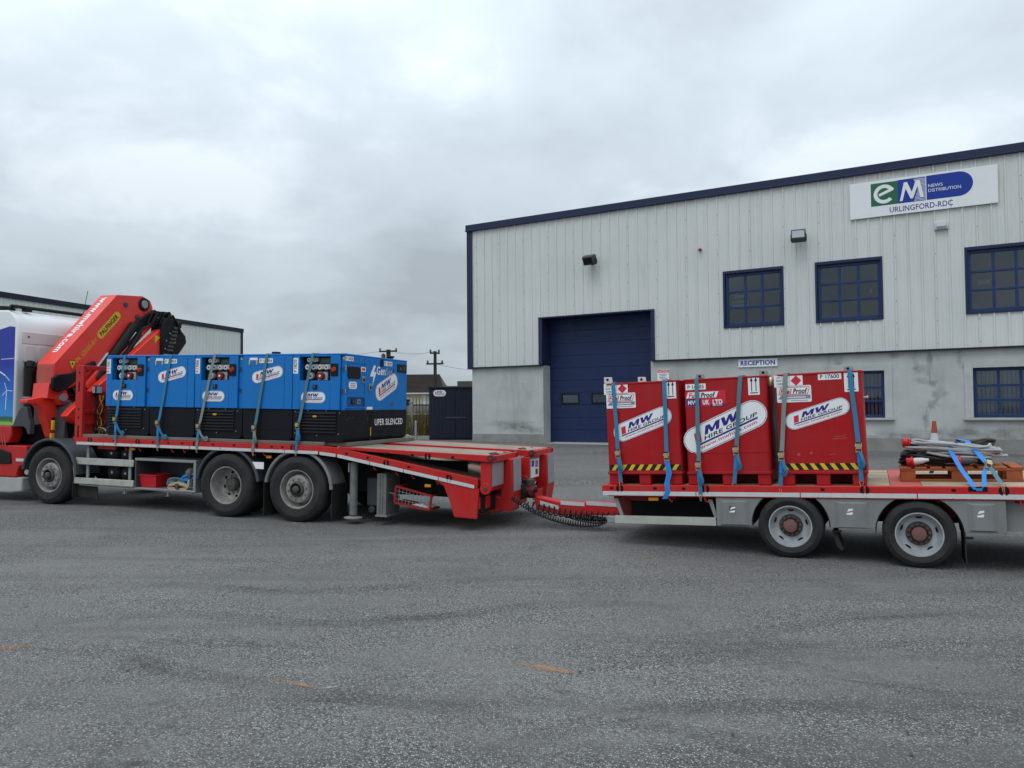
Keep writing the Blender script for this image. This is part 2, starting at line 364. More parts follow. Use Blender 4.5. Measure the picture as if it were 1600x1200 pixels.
    def text(s, txt, O, X, Y, mat, size=1.0, fitw=None, bold=0.0, shear=0.0, off=0.003, align='CENTER'):
        """flat lettering: O anchor (baseline middle), X reading direction, Y up, cap height about size"""
        vs, fs, wd = text_mesh(txt, bold, shear)
        k = size / 0.70; kx = fitw / wd if fitw else k
        O, X, Y = V(O), V(X).normalized(), V(Y).normalized(); N = X.cross(Y).normalized() * off
        x0 = {'CENTER': -0.5 * wd, 'LEFT': 0, 'RIGHT': -wd}[align]
        return s.add([O + X * ((a + x0) * kx) + Y * (b * k) + N for a, b in vs], fs, mat)
    def mesh(s, name, smooth=True, ang=35):
        me = bpy.data.meshes.new(name); me.from_pydata(s.v, [], s.f)
        for m in s.mats: me.materials.append(MT[m])
        me.polygons.foreach_set('material_index', s.m)
        if smooth:
            me.polygons.foreach_set('use_smooth', [True] * len(s.f)); me.set_sharp_from_angle(angle=R(ang))
        me.update(); return me
    def build(s, name, parent=None, bev=0, smooth=True, ang=35):
        o = bpy.data.objects.new(name, s.mesh(name, smooth, ang)); COL.objects.link(o)
        if parent is not None: o.parent = parent
        if bev:
            b = o.modifiers.new('bevel', 'BEVEL'); b.width = bev; b.segments = 2; b.limit_method = 'ANGLE'; b.angle_limit = R(40); b.use_clamp_overlap = True
            b.harden_normals = False
        return o
TXT = {}
def text_mesh(txt, bold, shear):
    key = (txt, bold, shear)
    if key in TXT: return TXT[key]
    cu = bpy.data.curves.new('txt', 'FONT'); cu.body = txt; cu.offset = bold; cu.shear = shear; cu.resolution_u = 3
    cu.space_character = 1.0 + bold * 2.2
    o = bpy.data.objects.new('txt', cu); me = bpy.data.meshes.new_from_object(o)
    vs = [(v.co.x, v.co.y) for v in me.vertices]; fs = [list(p.vertices) for p in me.polygons]
    if fs and me.polygons[0].normal.z < 0: fs = [f[::-1] for f in fs]
    x0 = min(v[0] for v in vs); x1 = max(v[0] for v in vs); vs = [(a - x0, b) for a, b in vs]
    bpy.data.objects.remove(o); bpy.data.curves.remove(cu); bpy.data.meshes.remove(me)
    TXT[key] = (vs, fs, x1 - x0); return TXT[key]
def tag(o, label=None, cat=None, group=None, kind=None):
    if label: o['label'] = label
    if cat: o['category'] = cat
    if group: o['group'] = group
    if kind: o['kind'] = kind
    return o
def inst(name, me, parent, loc=(0, 0, 0), rot=None):
    o = bpy.data.objects.new(name, me); COL.objects.link(o); o.location = loc
    if parent is not None: o.parent = parent
    if rot is not None: o.rotation_euler = rot
    return o
def empty(name, mat=None, parent=None, loc=None):
    o = bpy.data.objects.new(name, None); COL.objects.link(o); o.empty_display_size = 0.2
    if parent is not None: o.parent = parent
    if mat is not None: o.matrix_world = mat
    if loc is not None: o.location = loc
    return o
def pill(wd, ht, n=10):
    r = ht / 2; a = wd / 2 - r; pts = []
    for i in range(n + 1): t = -math.pi / 2 + math.pi * i / n; pts.append((a + r * math.cos(t), r * math.sin(t)))
    for i in range(n + 1): t = math.pi / 2 + math.pi * i / n; pts.append((-a + r * math.cos(t), r * math.sin(t)))
    return pts
def rrect(wd, ht, r, n=4):
    pts = []
    for cx_, cy_, t0 in ((wd / 2 - r, -ht / 2 + r, -90), (wd / 2 - r, ht / 2 - r, 0), (-wd / 2 + r, ht / 2 - r, 90), (-wd / 2 + r, -ht / 2 + r, 180)):
        for i in range(n + 1): t = R(t0 + 90 * i / n); pts.append((cx_ + r * math.cos(t), cy_ + r * math.sin(t)))
    return pts
def disc(r, n=14): return [(r * math.cos(2 * math.pi * i / n), r * math.sin(2 * math.pi * i / n)) for i in range(n)]
def rect(x0, x1, y0, y1): return [(x0, y0), (x1, y0), (x1, y1), (x0, y1)]
class Frame:
    """x along the thing (towards the right of the picture), y away from the camera, z up"""
    def __init__(s, x0, y0, z0, yaw, pitch):
        s.o = V((x0, y0, z0)); s.u = V((math.cos(yaw) * math.cos(pitch), -math.sin(yaw) * math.cos(pitch), -math.sin(pitch)))
        s.v = V((math.sin(yaw), math.cos(yaw), 0)); s.w = s.u.cross(s.v)
        s.M = Matrix(((s.u.x, s.v.x, s.w.x, s.o.x), (s.u.y, s.v.y, s.w.y, s.o.y), (s.u.z, s.v.z, s.w.z, s.o.z), (0, 0, 0, 1)))
    def P(s, u, v, w_): return s.M @ V((u, v, w_))
FT = Frame(-8.3626, 13.8925, 0.5635, 0.3308, 0.0227)     # lorry: origin at the front axle, outer wheel face
FL = Frame(3.305, 9.2102, 0.2608, 0.4405, -0.030)        # trailer: origin at its first axle, outer wheel face
FB = Frame(-1.29, 28.5505, 0.0, 0.5201, 0.0)             # warehouse front: origin at its left corner
def gz(x, y):
    """height of the yard"""
    s = x - 0.343 * (min(max(y, -10), 25) - 13.9)
    K = [(-30, 0.30), (-14, 0.13), (-8.4, 0.044), (-4.28, -0.044), (-2.85, -0.075), (4.9, -0.111), (6.36, -0.124), (12, -0.17), (40, -0.25)]
    z = K[0][1] if s < K[0][0] else K[-1][1]
    for (a, za), (b, zb_) in zip(K, K[1:]):
        if a <= s <= b: z = za + (zb_ - za) * (s - a) / (b - a)
    d = (FB.o.x - x) * FB.v.x + (FB.o.y - y) * FB.v.y; u = (x - FB.o.x) * FB.u.x + (y - FB.o.y) * FB.u.y
    t = min(max((11.5 - d) / 10.5, 0), 1); t = t * t * (3 - 2 * t)
    return z * (1 - t) + (0.465 - 0.006 * min(max(u, -5), 25)) * t
# ================================================================== ground
def lines(a, b, fine0, fine1, step):
    xs = []; x = fine0
    while x <= fine1 + 1e-6: xs.append(x); x += step
    k = step; x = fine0
    lo = []
    while x > a: k *= 1.6; x -= k; lo.append(max(x, a))
    k = step; x = fine1; hi = []
    while x < b: k *= 1.6; x += k; hi.append(min(x, b))
    return lo[::-1] + xs + hi
gx = lines(-900, 900, -26, 26, 1.0); gy = lines(-300, 1500, -4, 44, 1.0)
g = MB(); nx = len(gx)
g.add([(x_, y_, gz(x_, y_)) for y_ in gy for x_ in gx], [(j * nx + i, j * nx + i + 1, (j + 1) * nx + i + 1, (j + 1) * nx + i) for j in range(len(gy) - 1) for i in range(nx - 1)], 'asphalt')
ground = tag(g.build('ground', ang=80), kind='structure')
# faded spray-paint marks on the asphalt
def mk_mark(nm, col, amt=.8, ns=9, lo=.40, hi=.66):
    m, t, b = new_mat(nm); geo = nd(t, 'ShaderNodeNewGeometry')
    a = ramp(t, noise(t, ns, 6 if ns > 5 else 3, 0.75 if ns > 5 else .5, geo.outputs['Position']), [(lo, 0), (hi, amt)])
    b.inputs['Base Color'].default_value = col + (1,); b.inputs['Roughness'].default_value = 0.85
    at_ = nd(t, 'ShaderNodeAttribute'); at_.attribute_name = 'fall'; mu_ = nd(t, 'ShaderNodeMath', operation='MULTIPLY'); t.links.new(a, mu_.inputs[0]); t.links.new(at_.outputs['Fac'], mu_.inputs[1]); a = mu_.outputs[0]
    tr = nd(t, 'ShaderNodeBsdfTransparent'); mx_ = nd(t, 'ShaderNodeMixShader')
    t.links.new(a, mx_.inputs[0]); t.links.new(tr.outputs[0], mx_.inputs[1]); t.links.new(b.outputs[0], mx_.inputs[2])
    t.links.new(mx_.outputs[0], t.nodes['Material Output'].inputs[0]); MT[nm] = m
mk_mark('rust_mark', (0.42, 0.20, 0.06)); mk_mark('chalk_mark', (0.55, 0.54, 0.52)); mk_mark('damp_mark', (0.05, 0.051, 0.054), .38)
def ray_ground(px, py):
    d = C0 * ((px - 800) / 1200) + C1 * ((py - 600) / 1200) + C2; t_ = 1.7 / max(-d.z, 1e-4)
    for _ in range(20):
        p = V((0, 0, CAMH)) + d * t_; t_ += (p.z - gz(p.x, p.y)) / max(-d.z, 1e-4)
    return V((0, 0, CAMH)) + d * t_
def ground_mark(px, py, ln, wd, ang, mat, n=14):
    c = ray_ground(px, py); m = MB(); pts = []; n = 22; rings = (0.0, .35, .7, 1.0); rnd = [random.uniform(.6, 1.2) for _ in range(n)]
    for q in rings:
        for i in range(n):
            t_ = 2 * math.pi * i / n; k = rnd[i] * q; a, b = ln / 2 * k * math.cos(t_), wd / 2 * k * math.sin(t_)
            x_, y_ = c.x + a * math.cos(ang) - b * math.sin(ang), c.y + a * math.sin(ang) + b * math.cos(ang) + .12 * a * a / max(ln, .1); pts.append((x_, y_, gz(x_, y_) + 0.004))
    fs = [(j * n + i, j * n + (i + 1) % n, (j + 1) * n + (i + 1) % n, (j + 1) * n + i) for j in range(3) for i in range(n)]
    m.add(pts, fs, mat); o = m.build('paint_mark' if mat != 'damp_mark' else 'damp_patch', ground)
    ca = o.data.attributes.new('fall', 'FLOAT', 'POINT'); ca.data.foreach_set('value', [v for v in (1.0, 1.0, .6, 0.0) for _ in range(n)]); return o
for a in ((18, 1011, 0.42, 0.16, 0.3, 'rust_mark'), (468, 1070, 0.34, 0.07, -0.5, 'rust_mark'), (425, 1065, 0.3, 0.06, -0.3, 'rust_mark'), (855, 1046, 0.55, 0.12, -0.45, 'rust_mark'),
          (1190, 897, 0.14, 0.05, 0.1, 'rust_mark'), (1010, 872, 0.3, 0.1, 0, 'rust_mark'), (520, 1074, 0.16, 0.03, 0.4, 'chalk_mark'),
          (1336, 1063, 0.16, 0.02, -0.2, 'chalk_mark'), (370, 872, 0.35, 0.05, 0.5, 'chalk_mark'), (190, 1197, 0.55, 0.12, 0.05, 'damp_mark'),
          (430, 923, 1.3, 0.16, -0.25, 'damp_mark'), (885, 1083, 0.42, 0.13, -0.6, 'damp_mark'), (235, 1040, 0.9, 0.25, -0.7, 'damp_mark'), (1390, 965, 1.3, 0.22, 0.15, 'damp_mark'),
          (1420, 1075, 1.6, 0.07, -0.35, 'damp_mark'), (1180, 1180, 0.6, 0.16, -0.5, 'damp_mark'), (640, 965, 1.8, 0.3, 0.1, 'damp_mark'), (1180, 1010, 1.6, 0.5, 0.2, 'damp_mark'), (330, 1005, 2.2, 0.35, -.1, 'damp_mark'), (1050, 1140, 1.2, 0.3, -.3, 'damp_mark')): ground_mark(*a)
# sweeping tyre marks left by turning lorries
def tyre_mark(pxs, wd):
    P_ = [ray_ground(*q) for q in pxs]; pts = []
    for i in range(len(P_) - 1):
        p0, p1, p2, p3 = P_[max(i - 1, 0)], P_[i], P_[i + 1], P_[min(i + 2, len(P_) - 1)]
        for j in range(12):
            t_ = j / 12; pts.append(.5 * ((2 * p1) + (p2 - p0) * t_ + (2 * p0 - 5 * p1 + 4 * p2 - p3) * t_ ** 2 + (3 * p1 - p0 - 3 * p2 + p3) * t_ ** 3))
    vs = []; fall = []; n = len(pts)
    for i, c in enumerate(pts):
        d = (pts[min(i + 1, n - 1)] - pts[max(i - 1, 0)]); s_ = V((-d.y, d.x, 0)).normalized(); e_ = min(1, i / 8, (n - 1 - i) / 8)
        for k, f_ in ((-1, 0), (-.6, .9), (0, .55), (.6, .9), (1, 0)):
            x_, y_ = c.x + s_.x * k * wd / 2, c.y + s_.y * k * wd / 2; vs.append((x_, y_, gz(x_, y_) + .0045)); fall.append(f_ * e_)
    m = MB(); m.add(vs, [(5 * i + k, 5 * i + k + 1, 5 * i + 6 + k, 5 * i + 5 + k) for i in range(n - 1) for k in range(4)], 'tyre_smear'); o = m.build('tyre_mark', ground)
    o.data.attributes.new('fall', 'FLOAT', 'POINT').data.foreach_set('value', fall)
mk_mark('tyre_smear', (0.045, 0.045, 0.047), .27, 5.5, .30, .80)
for q, wd in (([(1640, 1135), (1420, 1078), (1230, 1040), (1040, 1030), (860, 1048)], .26), ([(1640, 962), (1400, 958), (1200, 985), (1000, 1000), (720, 985)], .28), ([(-40, 935), (220, 912), (480, 925), (760, 905), (1000, 900)], .30),
              ([(120, 1010), (420, 1075), (700, 1108), (1000, 1195)], .24), ([(-40, 985), (260, 960), (560, 975), (860, 945), (1200, 950)], .28), ([(700, 1210), (960, 1120), (1300, 1105), (1640, 1190)], .25)): tyre_mark(q, wd)
lf = MB()
for px, py in [(90, 848), (130, 880), (218, 872), (175, 938), (40, 949), (57, 980), (200, 1049), (350, 931), (452, 899), (372, 1061), (675, 964), (770, 896), (575, 929), (1415, 1006), (1408, 1004), (1464, 1046), (1418, 1147), (1424, 1181),
               (906, 1052), (925, 1047), (958, 1043), (1023, 1070), (1247, 1062), (1365, 985), (1000, 1043), (620, 969)] + [(random.uniform(0, 1600), random.uniform(860, 1190)) for _ in range(4)]:
    c = ray_ground(px, py); r_ = random.uniform(0.007, 0.016); t0 = random.random() * 6
    lf.add([(c.x + r_ * math.cos(t0 + k) * random.uniform(.6, 1.5), c.y + r_ * math.sin(t0 + k) * random.uniform(.6, 1.5), gz(c.x, c.y) + 0.006 + random.uniform(0, .012)) for k in (0, 1.3, 2.6, 3.9, 5.2)], [(0, 1, 2, 3, 4)], 'leaf_litter')
tag(lf.build('leaf_litter'), 'dry leaf scraps and twigs scattered on the asphalt', 'leaves', kind='stuff')
gv = MB()
for i in range(90):
    px = random.uniform(862, 945); py = 754 + random.gauss(0, 1.6) - (px - 862) * 0.0
    if i > 65: px, py = random.uniform(862, 945), random.uniform(700, 760)
    c = ray_ground(px, py); r_ = random.uniform(0.006, 0.02)
    gv.lathe([(r_, 0), (r_ * .8, r_ * .6), (r_ * .2, r_ * .9)], (c.x, c.y, c.z - .002), (random.uniform(-.3, .3), random.uniform(-.3, .3), 1), 'stone', n=5, cap1=True)
tag(gv.build('loose_gravel'), 'line of loose stones on the asphalt between lorry and trailer', 'gravel', kind='stuff')

# ================================================================== warehouse
WH = empty('warehouse', FB.M.copy()); tag(WH, 'grey ribbed-metal warehouse with navy trim, grey rendered base and blue sectional door', 'building')
ZC, ZT = 3.23, 8.40
OPEN = [(2.74, 6.78, 0, 4.87), (9.22, 10.92, 4.19, 5.83), (11.93, 13.62, 4.19, 5.84), (15.75, 17.46, 4.19, 5.86)]
S3 = 1 / 3
for k in range(0, 22):
    prof = [(-.20, 0.0)] if k == 0 else []
    for j in range(3):
        c = k + j * S3
        prof += [(c - 0.038 if j or k else c, 0.0), (c - 0.016 if j or k else c + .001, -0.034), (c + 0.016, -0.034), (c + 0.038, 0.0),
                 (c + 0.115, 0.0), (c + 0.122, -0.006), (c + 0.138, -0.006), (c + 0.145, 0.0), (c + 0.200, 0.0), (c + 0.207, -0.006), (c + 0.223, -0.006), (c + 0.230, 0.0)]
    prof.append((k + 1 - 0.038, 0.0))
    def pyat(x_):
        for (a, ya), (b, yb) in zip(prof, prof[1:]):
            if a <= x_ <= b: return ya + (yb - ya) * ((x_ - a) / (b - a) if b > a else 0)
        return 0.0
    xs = sorted(set([p[0] for p in prof] + [e_ for o_ in OPEN for e_ in o_[:2] if prof[0][0] < e_ < prof[-1][0]]))
    m = MB(); lap = 0.004 * (k % 2)
    for a, b in zip(xs, xs[1:]):
        mid = (a + b) / 2; zs = [(ZC, ZT)]
        for o0, o1, z0, z1 in OPEN:
            if o0 < mid < o1: zs = [q for (c, d) in zs for q in ((c, min(d, z0)), (max(c, z1), d)) if q[1] - q[0] > 1e-4]
        for c, d in zs:
            ya, yb = pyat(a) - lap, pyat(b) - lap
            m.add([(a, ya, c), (b, yb, c), (b, yb, d), (a, ya, d)], [(0, 1, 2, 3)], 'cladding')
    # fixing screws along the sheet edge
    for zq in [ZC + 0.15 + q * 0.62 for q in range(9)]:
        if not any(o0 - .1 < k + .05 < o1 + .1 and z0 - .1 < zq < z1 + .1 for o0, o1, z0, z1 in OPEN):
            m.cyl((k + 0.006, -0.030, zq), (k + 0.006, -0.042, zq), 0.012, 'slate_grey', n=6)
    lo_, hi_ = MB(), MB(); cut = any(o0 < prof[0][0] + .01 and o1 > prof[-1][0] - .01 and z0 > ZC for o0, o1, z0, z1 in OPEN)
    if not cut: m.build('cladding_sheet', WH, smooth=False)
    else:
        for part_, keep in ((lo_, lambda z_: z_ < 5), (hi_, lambda z_: z_ >= 5)):
            for f_, i_ in zip(m.f, m.m):
                if keep(sum(m.v[q][2] for q in f_) / len(f_)): part_.add([m.v[q] for q in f_], [tuple(range(len(f_)))], m.mats[i_])
            part_.build('cladding_sheet', WH, smooth=False)
def wall_boxes(m, x0, x1, z0, z1, y0, y1, opens, mat):
    xs = sorted(set([x0, x1] + [v for o in opens for v in o[:2] if x0 < v < x1]))
    for a, b in zip(xs, xs[1:]):
        mid = (a + b) / 2; zs = [(z0, z1)]
        for o0, o1, c0, c1 in opens:
            if o0 < mid < o1: zs = [q for (c, d) in zs for q in ((c, min(d, c0)), (max(c, c1), d)) if q[1] - q[0] > 1e-4]
        for c, d in zs: m.box(a, b, y0, y1, c, d, mat)
LOW = [(2.72, 6.72, -1, 9), (11.95, 13.65, 1.33, 2.68), (15.81, 17.5, 1.33, 2.68)]
for a, b in ((-.27, 2.72), (6.72, 22)): m = MB(); wall_boxes(m, a, b, -0.3, ZC - 0.02, 0.08, 0.62, LOW[1:], 'render_wall'); m.build('lower_wall', WH)
for a, b in ((-.275, 2.71), (6.73, 22)): m = MB(); m.box(a, b, .06, .078, -.3, .76, 'plinth'); m.build('plinth', WH, bev=0.006)
for o in LOW[1:]:
    m = MB(); wall_boxes(m, o[0] - .2, o[1] + .2, o[2], o[3] + .2, 0.058, 0.079, [(o[0], o[1], o[2] - 1, o[3])], 'render_wall'); m.build('window_surround', WH, bev=0.004)
    m = MB(); m.box(o[0] - .24, o[1] + .24, -0.03, 0.3, o[2] - .07, o[2] - .004, 'concrete'); m.build('window_sill', WH, bev=0.012)
m = MB(); m.box(-0.43, 22.1, -0.09, 0.05, 8.33, 8.58, 'navy'); m.box(-0.43, 22.1, -0.12, -0.091, 8.33, 8.37, 'navy'); m.build('roof_edge', WH, bev=0.008)
m = MB(); m.box(-0.40, -0.165, -0.055, -0.037, 3.17, 8.33, 'navy'); m.box(-0.40, -0.38, -0.037, 0.25, 3.17, 8.33, 'navy'); m.build('corner_trim', WH, bev=0.004)
for a, b in ((-0.38, 2.74), (6.78, 22)):
    m = MB(); m.box(a, b, -0.045, 0.078, 3.185, 3.228, 'navy_dark'); m.build('base_trim', WH)
m = MB(); m.box(-.37, 22, 0.05, 26, 8.36, 8.44, 'slate_grey'); m.build('roof', WH)
m = MB(); m.box(-0.37, -.29, 0.25, 26, -.3, 8.36, 'cladding'); m.box(21.96, 22, .65, 26, -.3, 8.36, 'cladding'); m.box(0, 22, 25.9, 26, -.3, 8.36, 'cladding'); m.build('side_wall', WH)
# door
m = MB(); m.box(2.60, 2.742, -0.036, 0.66, 3.23, 4.90, 'navy'); m.build('door_jamb', WH, bev=.004)
m = MB(); m.box(6.778, 6.90, -0.05, 0.66, 3.23, 4.90, 'navy'); m.build('door_jamb', WH, bev=.004)
m = MB(); m.box(2.60, 6.90, -0.04, 0.66, 4.865, 4.91, 'navy'); m.build('door_lintel', WH)
m = MB(); m.box(2.4, 7.1, 0.75, 0.8, 0.2, 5.2, 'door_blue'); door = m.build('sectional_door', WH)
zb0 = 0.47; ph = 0.4403
for i in range(10):
    m = MB(); a, b = zb0 + i * ph + .004, zb0 + (i + 1) * ph - .004
    yo = 0.65
    if i == 3: wall_boxes(m, 2.70, 6.82, a, b, yo, yo + .045, [(3.17, 3.83, a + .05, b - .05), (4.34, 5.0, a + .05, b - .05), (5.5, 6.16, a + .05, b - .05)], 'door_blue')
    else: m.box(2.70, 6.82, yo, yo + .045, a, b, 'door_blue')
    for q in (0.5,): m.box(2.70, 6.82, yo - .003, yo + .001, a + (b - a) * q - .012, a + (b - a) * q + .012, 'door_blue') if i != 3 else None
    m.build('door_panel', door, bev=0.006)
    if i == 3:
        for x0 in (3.17, 4.34, 5.5):
            f = MB(); wall_boxes(f, x0 - .03, x0 + .69, a + .02, b - .02, yo - .012, yo + .02, [(x0 + .03, x0 + .63, a + .08, b - .08)], 'black'); f.build('pane_frame', door, bev=.004)
            f = MB(); f.box(x0, x0 + .66, yo + .012, yo + .018, a + .05, b - .05, 'window_glass'); f.build('pane', door)
m = MB(); m.box(2.70, 6.82, .63, .70, .44, .475, 'galv'); m.build('bottom_seal', door)
m = MB(); m.box(2.76, 6.7, -.05, .64, .40, .452, 'concrete'); m.build('door_sill', WH)
# windows
def window(name, x0, x1, z0, z1, y, cols, rows, hood=True, depth=0.10):
    f = MB(); t = 0.085
    wall_boxes(f, x0, x1, z0, z1, y, y + .07, [(x0 + t, x1 - t, z0 + t, z1 - t)], 'window_blue'); fr = f.build(name, WH, bev=.006)
    if hood:
        h = MB(); wall_boxes(h, x0 - .06, x1 + .06, z0 - .06, z1 + .09, -.05, y + .03, [(x0, x1, z0, z1)], 'navy'); h.build('frame_trim', fr, bev=.005)
    iw, ih = (x1 - x0 - 2 * t) / cols, (z1 - z0 - 2 * t) / rows
    for i in range(1, cols): b = MB(); xx = x0 + t + i * iw; b.box(xx - .035, xx + .035, y + .012, y + .058, z0 + t, z1 - t, 'window_blue'); b.build('mullion', fr, bev=.004)
    for j in range(1, rows): b = MB(); z_ = z0 + t + j * ih; b.box(x0 + t, x1 - t, y + .008, y + .054, z_ - .03, z_ + .03, 'window_blue'); b.build('glazing_bar', fr, bev=.004)
    for i in range(cols):
        for j in range(rows):
            b = MB(); tl = random.uniform(-.003, .003)
            a0, a1, b0, b1 = x0 + t + i * iw, x0 + t + (i + 1) * iw, z0 + t + j * ih, z0 + t + (j + 1) * ih
            b.add([(a0, y + .04 + tl, b0), (a1, y + .04 - tl, b0), (a1, y + .04 + tl * 2, b1), (a0, y + .04 - tl, b1)], [(0, 1, 2, 3)], 'window_glass'); b.build('pane', fr)
    return fr
for o in OPEN[1:]: window('window', *o, 0.045, 3, 3)
for o in LOW[1:]:
    fr = window('window', *o, 0.22, 3, 3, hood=False)
    n = 15
    for i in range(n):   # vertical blind slats behind the glass
        xx = o[0] + .1 + (o[1] - o[0] - .2) * (i + .5) / n; a = random.uniform(.35, .75); b = MB()
        b.bar((xx, .42, o[2] + .05), (xx, .42, o[3] - .05), 0.085, 0.003, 'blind', up=(math.sin(a), math.cos(a), 0)); b.build('blind_slat', fr)
# rooms behind the glass
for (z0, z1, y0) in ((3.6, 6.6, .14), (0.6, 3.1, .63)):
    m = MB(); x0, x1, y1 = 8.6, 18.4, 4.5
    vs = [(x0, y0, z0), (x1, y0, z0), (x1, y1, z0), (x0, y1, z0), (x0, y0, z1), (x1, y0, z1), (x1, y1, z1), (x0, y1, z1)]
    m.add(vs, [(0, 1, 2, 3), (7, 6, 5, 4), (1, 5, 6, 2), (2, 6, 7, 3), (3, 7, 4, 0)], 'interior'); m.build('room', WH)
for (x0, x1, z0, z1, y_) in ((9.35, 9.75, 5.12, 5.22, .5), (9.30, 9.80, 4.96, 5.03, .5), (9.3, 9.8, 4.83, 4.93, .5), (16.0, 16.3, 5.0, 5.1, .6), (13.3, 13.36, 4.95, 5.08, .4)):
    m = MB(); m.box(x0, x1, y_, y_ + .02, z0, z1, 'lit_strip_tone'); m.build('lit_strip_slat', WH)  # pale slats whose colour stands in for lit strips behind the glass

# dark water stains on the render, under the cladding joint and along the foot
mk_mark('stain_mark', (0.13, 0.128, 0.118), .45, 4, .25, .75)
def wall_mark(px, py, wd, ht, n=20):
    d = C0 * ((px - 800) / 1200) + C1 * ((py - 600) / 1200) + C2; nrm = FB.v; t_ = (FB.P(0, .078, 0) - V((0, 0, CAMH))).dot(nrm) / d.dot(nrm); c = FB.M.inverted() @ (V((0, 0, CAMH)) + d * t_)
    m = MB(); pts = []; rnd = [random.uniform(.65, 1.2) for _ in range(n)]
    for q in (0, .35, .7, 1.0):
        for i in range(n): a = 2 * math.pi * i / n; pts.append((c.x + wd / 2 * rnd[i] * q * math.cos(a), .0765, min(c.z + ht / 2 * rnd[i] * q * math.sin(a), 3.18)))
    m.add(pts, [(j * n + i, j * n + (i + 1) % n, (j + 1) * n + (i + 1) % n, (j + 1) * n + i) for j in range(3) for i in range(n)], 'stain_mark'); o = m.build('wall_stain', WH, smooth=False)
    o.data.attributes.new('fall', 'FLOAT', 'POINT').data.foreach_set('value', [v for v in (1.0, .95, .5, 0.0) for _ in range(n)])
for a in ((1437, 577, .45, .35), (1437, 596, .5, .28), (1456, 599, .35, .28), (1457, 632, .4, .34), (1453, 565, .22, 1.3), (1447, 655, .25, .7), (1500, 560, .2, .8), (1432, 560, .25, .6), (1508, 572, .15, .5), (1400, 556, .5, .25), (1470, 615, .5, .4),
          (1480, 680, 3.2, .5), (1400, 684, 2.0, .4), (1560, 676, 2.4, .5), (800, 665, 2.4, .45), (830, 672, 1.2, .5), (1100, 560, .8, .3), (1310, 570, .4, .8)): wall_mark(*a)
def wall_thing(name, label, cat, loc, group=None):
    o = empty(name, FB.M @ Matrix.Translation(loc)); tag(o, label, cat, group); return o
X, Y, Z = (1, 0, 0), (0, 1, 0), (0, 0, 1)
sg = wall_thing('company_sign', 'large white sign board with green and blue emblem high on the warehouse wall', 'sign', (12.87, -.04, 7.06))
for a, b in ((0, 2.53), (2.535, 3.63)):
    m = MB(); m.box(a, b, -.045, -.005, 0, 1.03, 'white_paint'); m.build('board', sg, bev=.004)
m = MB(); O = (0, -.0465, 0)
m.flat(rect(.555, 1.245, .30, .955), O, X, Z, 'ink_green'); m.flat(rect(1.245, 1.935, .30, .965), O, X, Z, 'ink_blue')
pp = [(1.955, .30)] + [(2.73 + .335 * math.sin(t_), .6375 - .3375 * math.cos(t_)) for t_ in [math.pi * i / 14 for i in range(15)]] + [(1.955, .975)]
m.flat(pp, O, X, Z, 'ink_blue'); m.build('printed_emblem', sg)
m = MB(); O = V((0, -.0475, 0))
for i in range(17):   # stripes fading out round the letter
    zq = .325 + i * .037; x0 = 1.28 if i % 2 == 0 and (i < 1 or i > 13) else (1.30 + (i * .012) if i > 14 else 1.66 + .0 * i)
    m.flat(rect(max(1.30, 1.74 - abs(i - 8) * .012), 1.935, zq, zq + .014), O, X, Z, 'white_paint')
m.flat([(1.29, .36), (1.36, .36), (1.44, .70), (1.56, .40), (1.62, .40), (1.74, .74), (1.80, .40), (1.89, .40), (1.79, .90), (1.70, .90), (1.595, .58), (1.48, .88), (1.40, .88)], O + V((0, -.0006, 0)), X, Z, 'white_paint')
ring = []; N_ = 26
for i in range(N_ + 1): t_ = R(-28) + R(-302) * i / N_ * -1; ring.append((.895 + .26 * math.cos(t_), .625 + .27 * math.sin(t_)))
inner = [(.895 + (x_ - .895) * .62, .625 + (z_ - .625) * .62) for x_, z_ in ring[::-1]]
rr_ = []
for i in range(N_ + 1):
    t_ = R(20) + R(300) * i / N_; rr_.append(((.895 + .27 * math.cos(t_), .625 + .27 * math.sin(t_)), (.895 + .17 * math.cos(t_), .625 + .17 * math.sin(t_))))
for (a, b), (c, d) in zip(rr_, rr_[1:]): m.flat([a, c, d, b], O, X, Z, 'white_paint')
m.flat([(.77, .56), (1.12, .70), (1.15, .76), (1.10, .78), (.76, .64)], O + V((0, -.0008, 0)), X, Z, 'white_paint')
m.text('NEWS', (2.00, -.0475, .645), X, Z, 'white_paint', size=.088, fitw=.35, off=.0005, align='LEFT')
m.text('DISTRIBUTION', (2.00, -.0475, .515), X, Z, 'white_paint', size=.088, fitw=.78, off=.0005, align='LEFT')
m.text('URLINGFORD-RDC', (1.03, -.0475, .075), X, Z, 'ink_navy', size=.15, fitw=1.55, bold=.008, off=.0005, align='LEFT'); m.build('lettering', sg)
rs = wall_thing('reception_sign', 'small white sign reading RECEPTION in blue letters below the ribbed metal', 'sign', (9.57, .05, 2.90))
m = MB(); m.box(0, 1.17, -.01, .02, 0, .25, 'white_paint'); m.build('board', rs, bev=.003)
m = MB(); m.text('RECEPTION', (.585, -.011, .06), X, Z, 'ink_blue', size=.135, fitw=1.03, bold=.035, off=.001); m.build('lettering', rs)
ns = wall_thing('notice_sign', 'small white notice with a red heading beside the blue sectional door', 'sign', (6.95, .05, 2.55))
m = MB(); m.box(0, .40, -.008, .02, 0, .36, 'white_paint'); m.build('board', ns, bev=.002)
m = MB(); m.flat(rect(.01, .39, .26, .35), (0, -.0085, 0), X, Z, 'ink_red', .0005); m.text('NOTICE', (.2, -.0085, .275), X, Z, 'white_paint', size=.055, fitw=.3, bold=.03, off=.0015)
for i, q in enumerate((.2, .15, .10, .05)): m.flat(rect(.06 + .02 * (i % 2), .34 - .03 * (i % 3), q, q + .022), (0, -.0085, 0), X, Z, 'ink_red' if i == 3 else 'ink_grey', .0005)
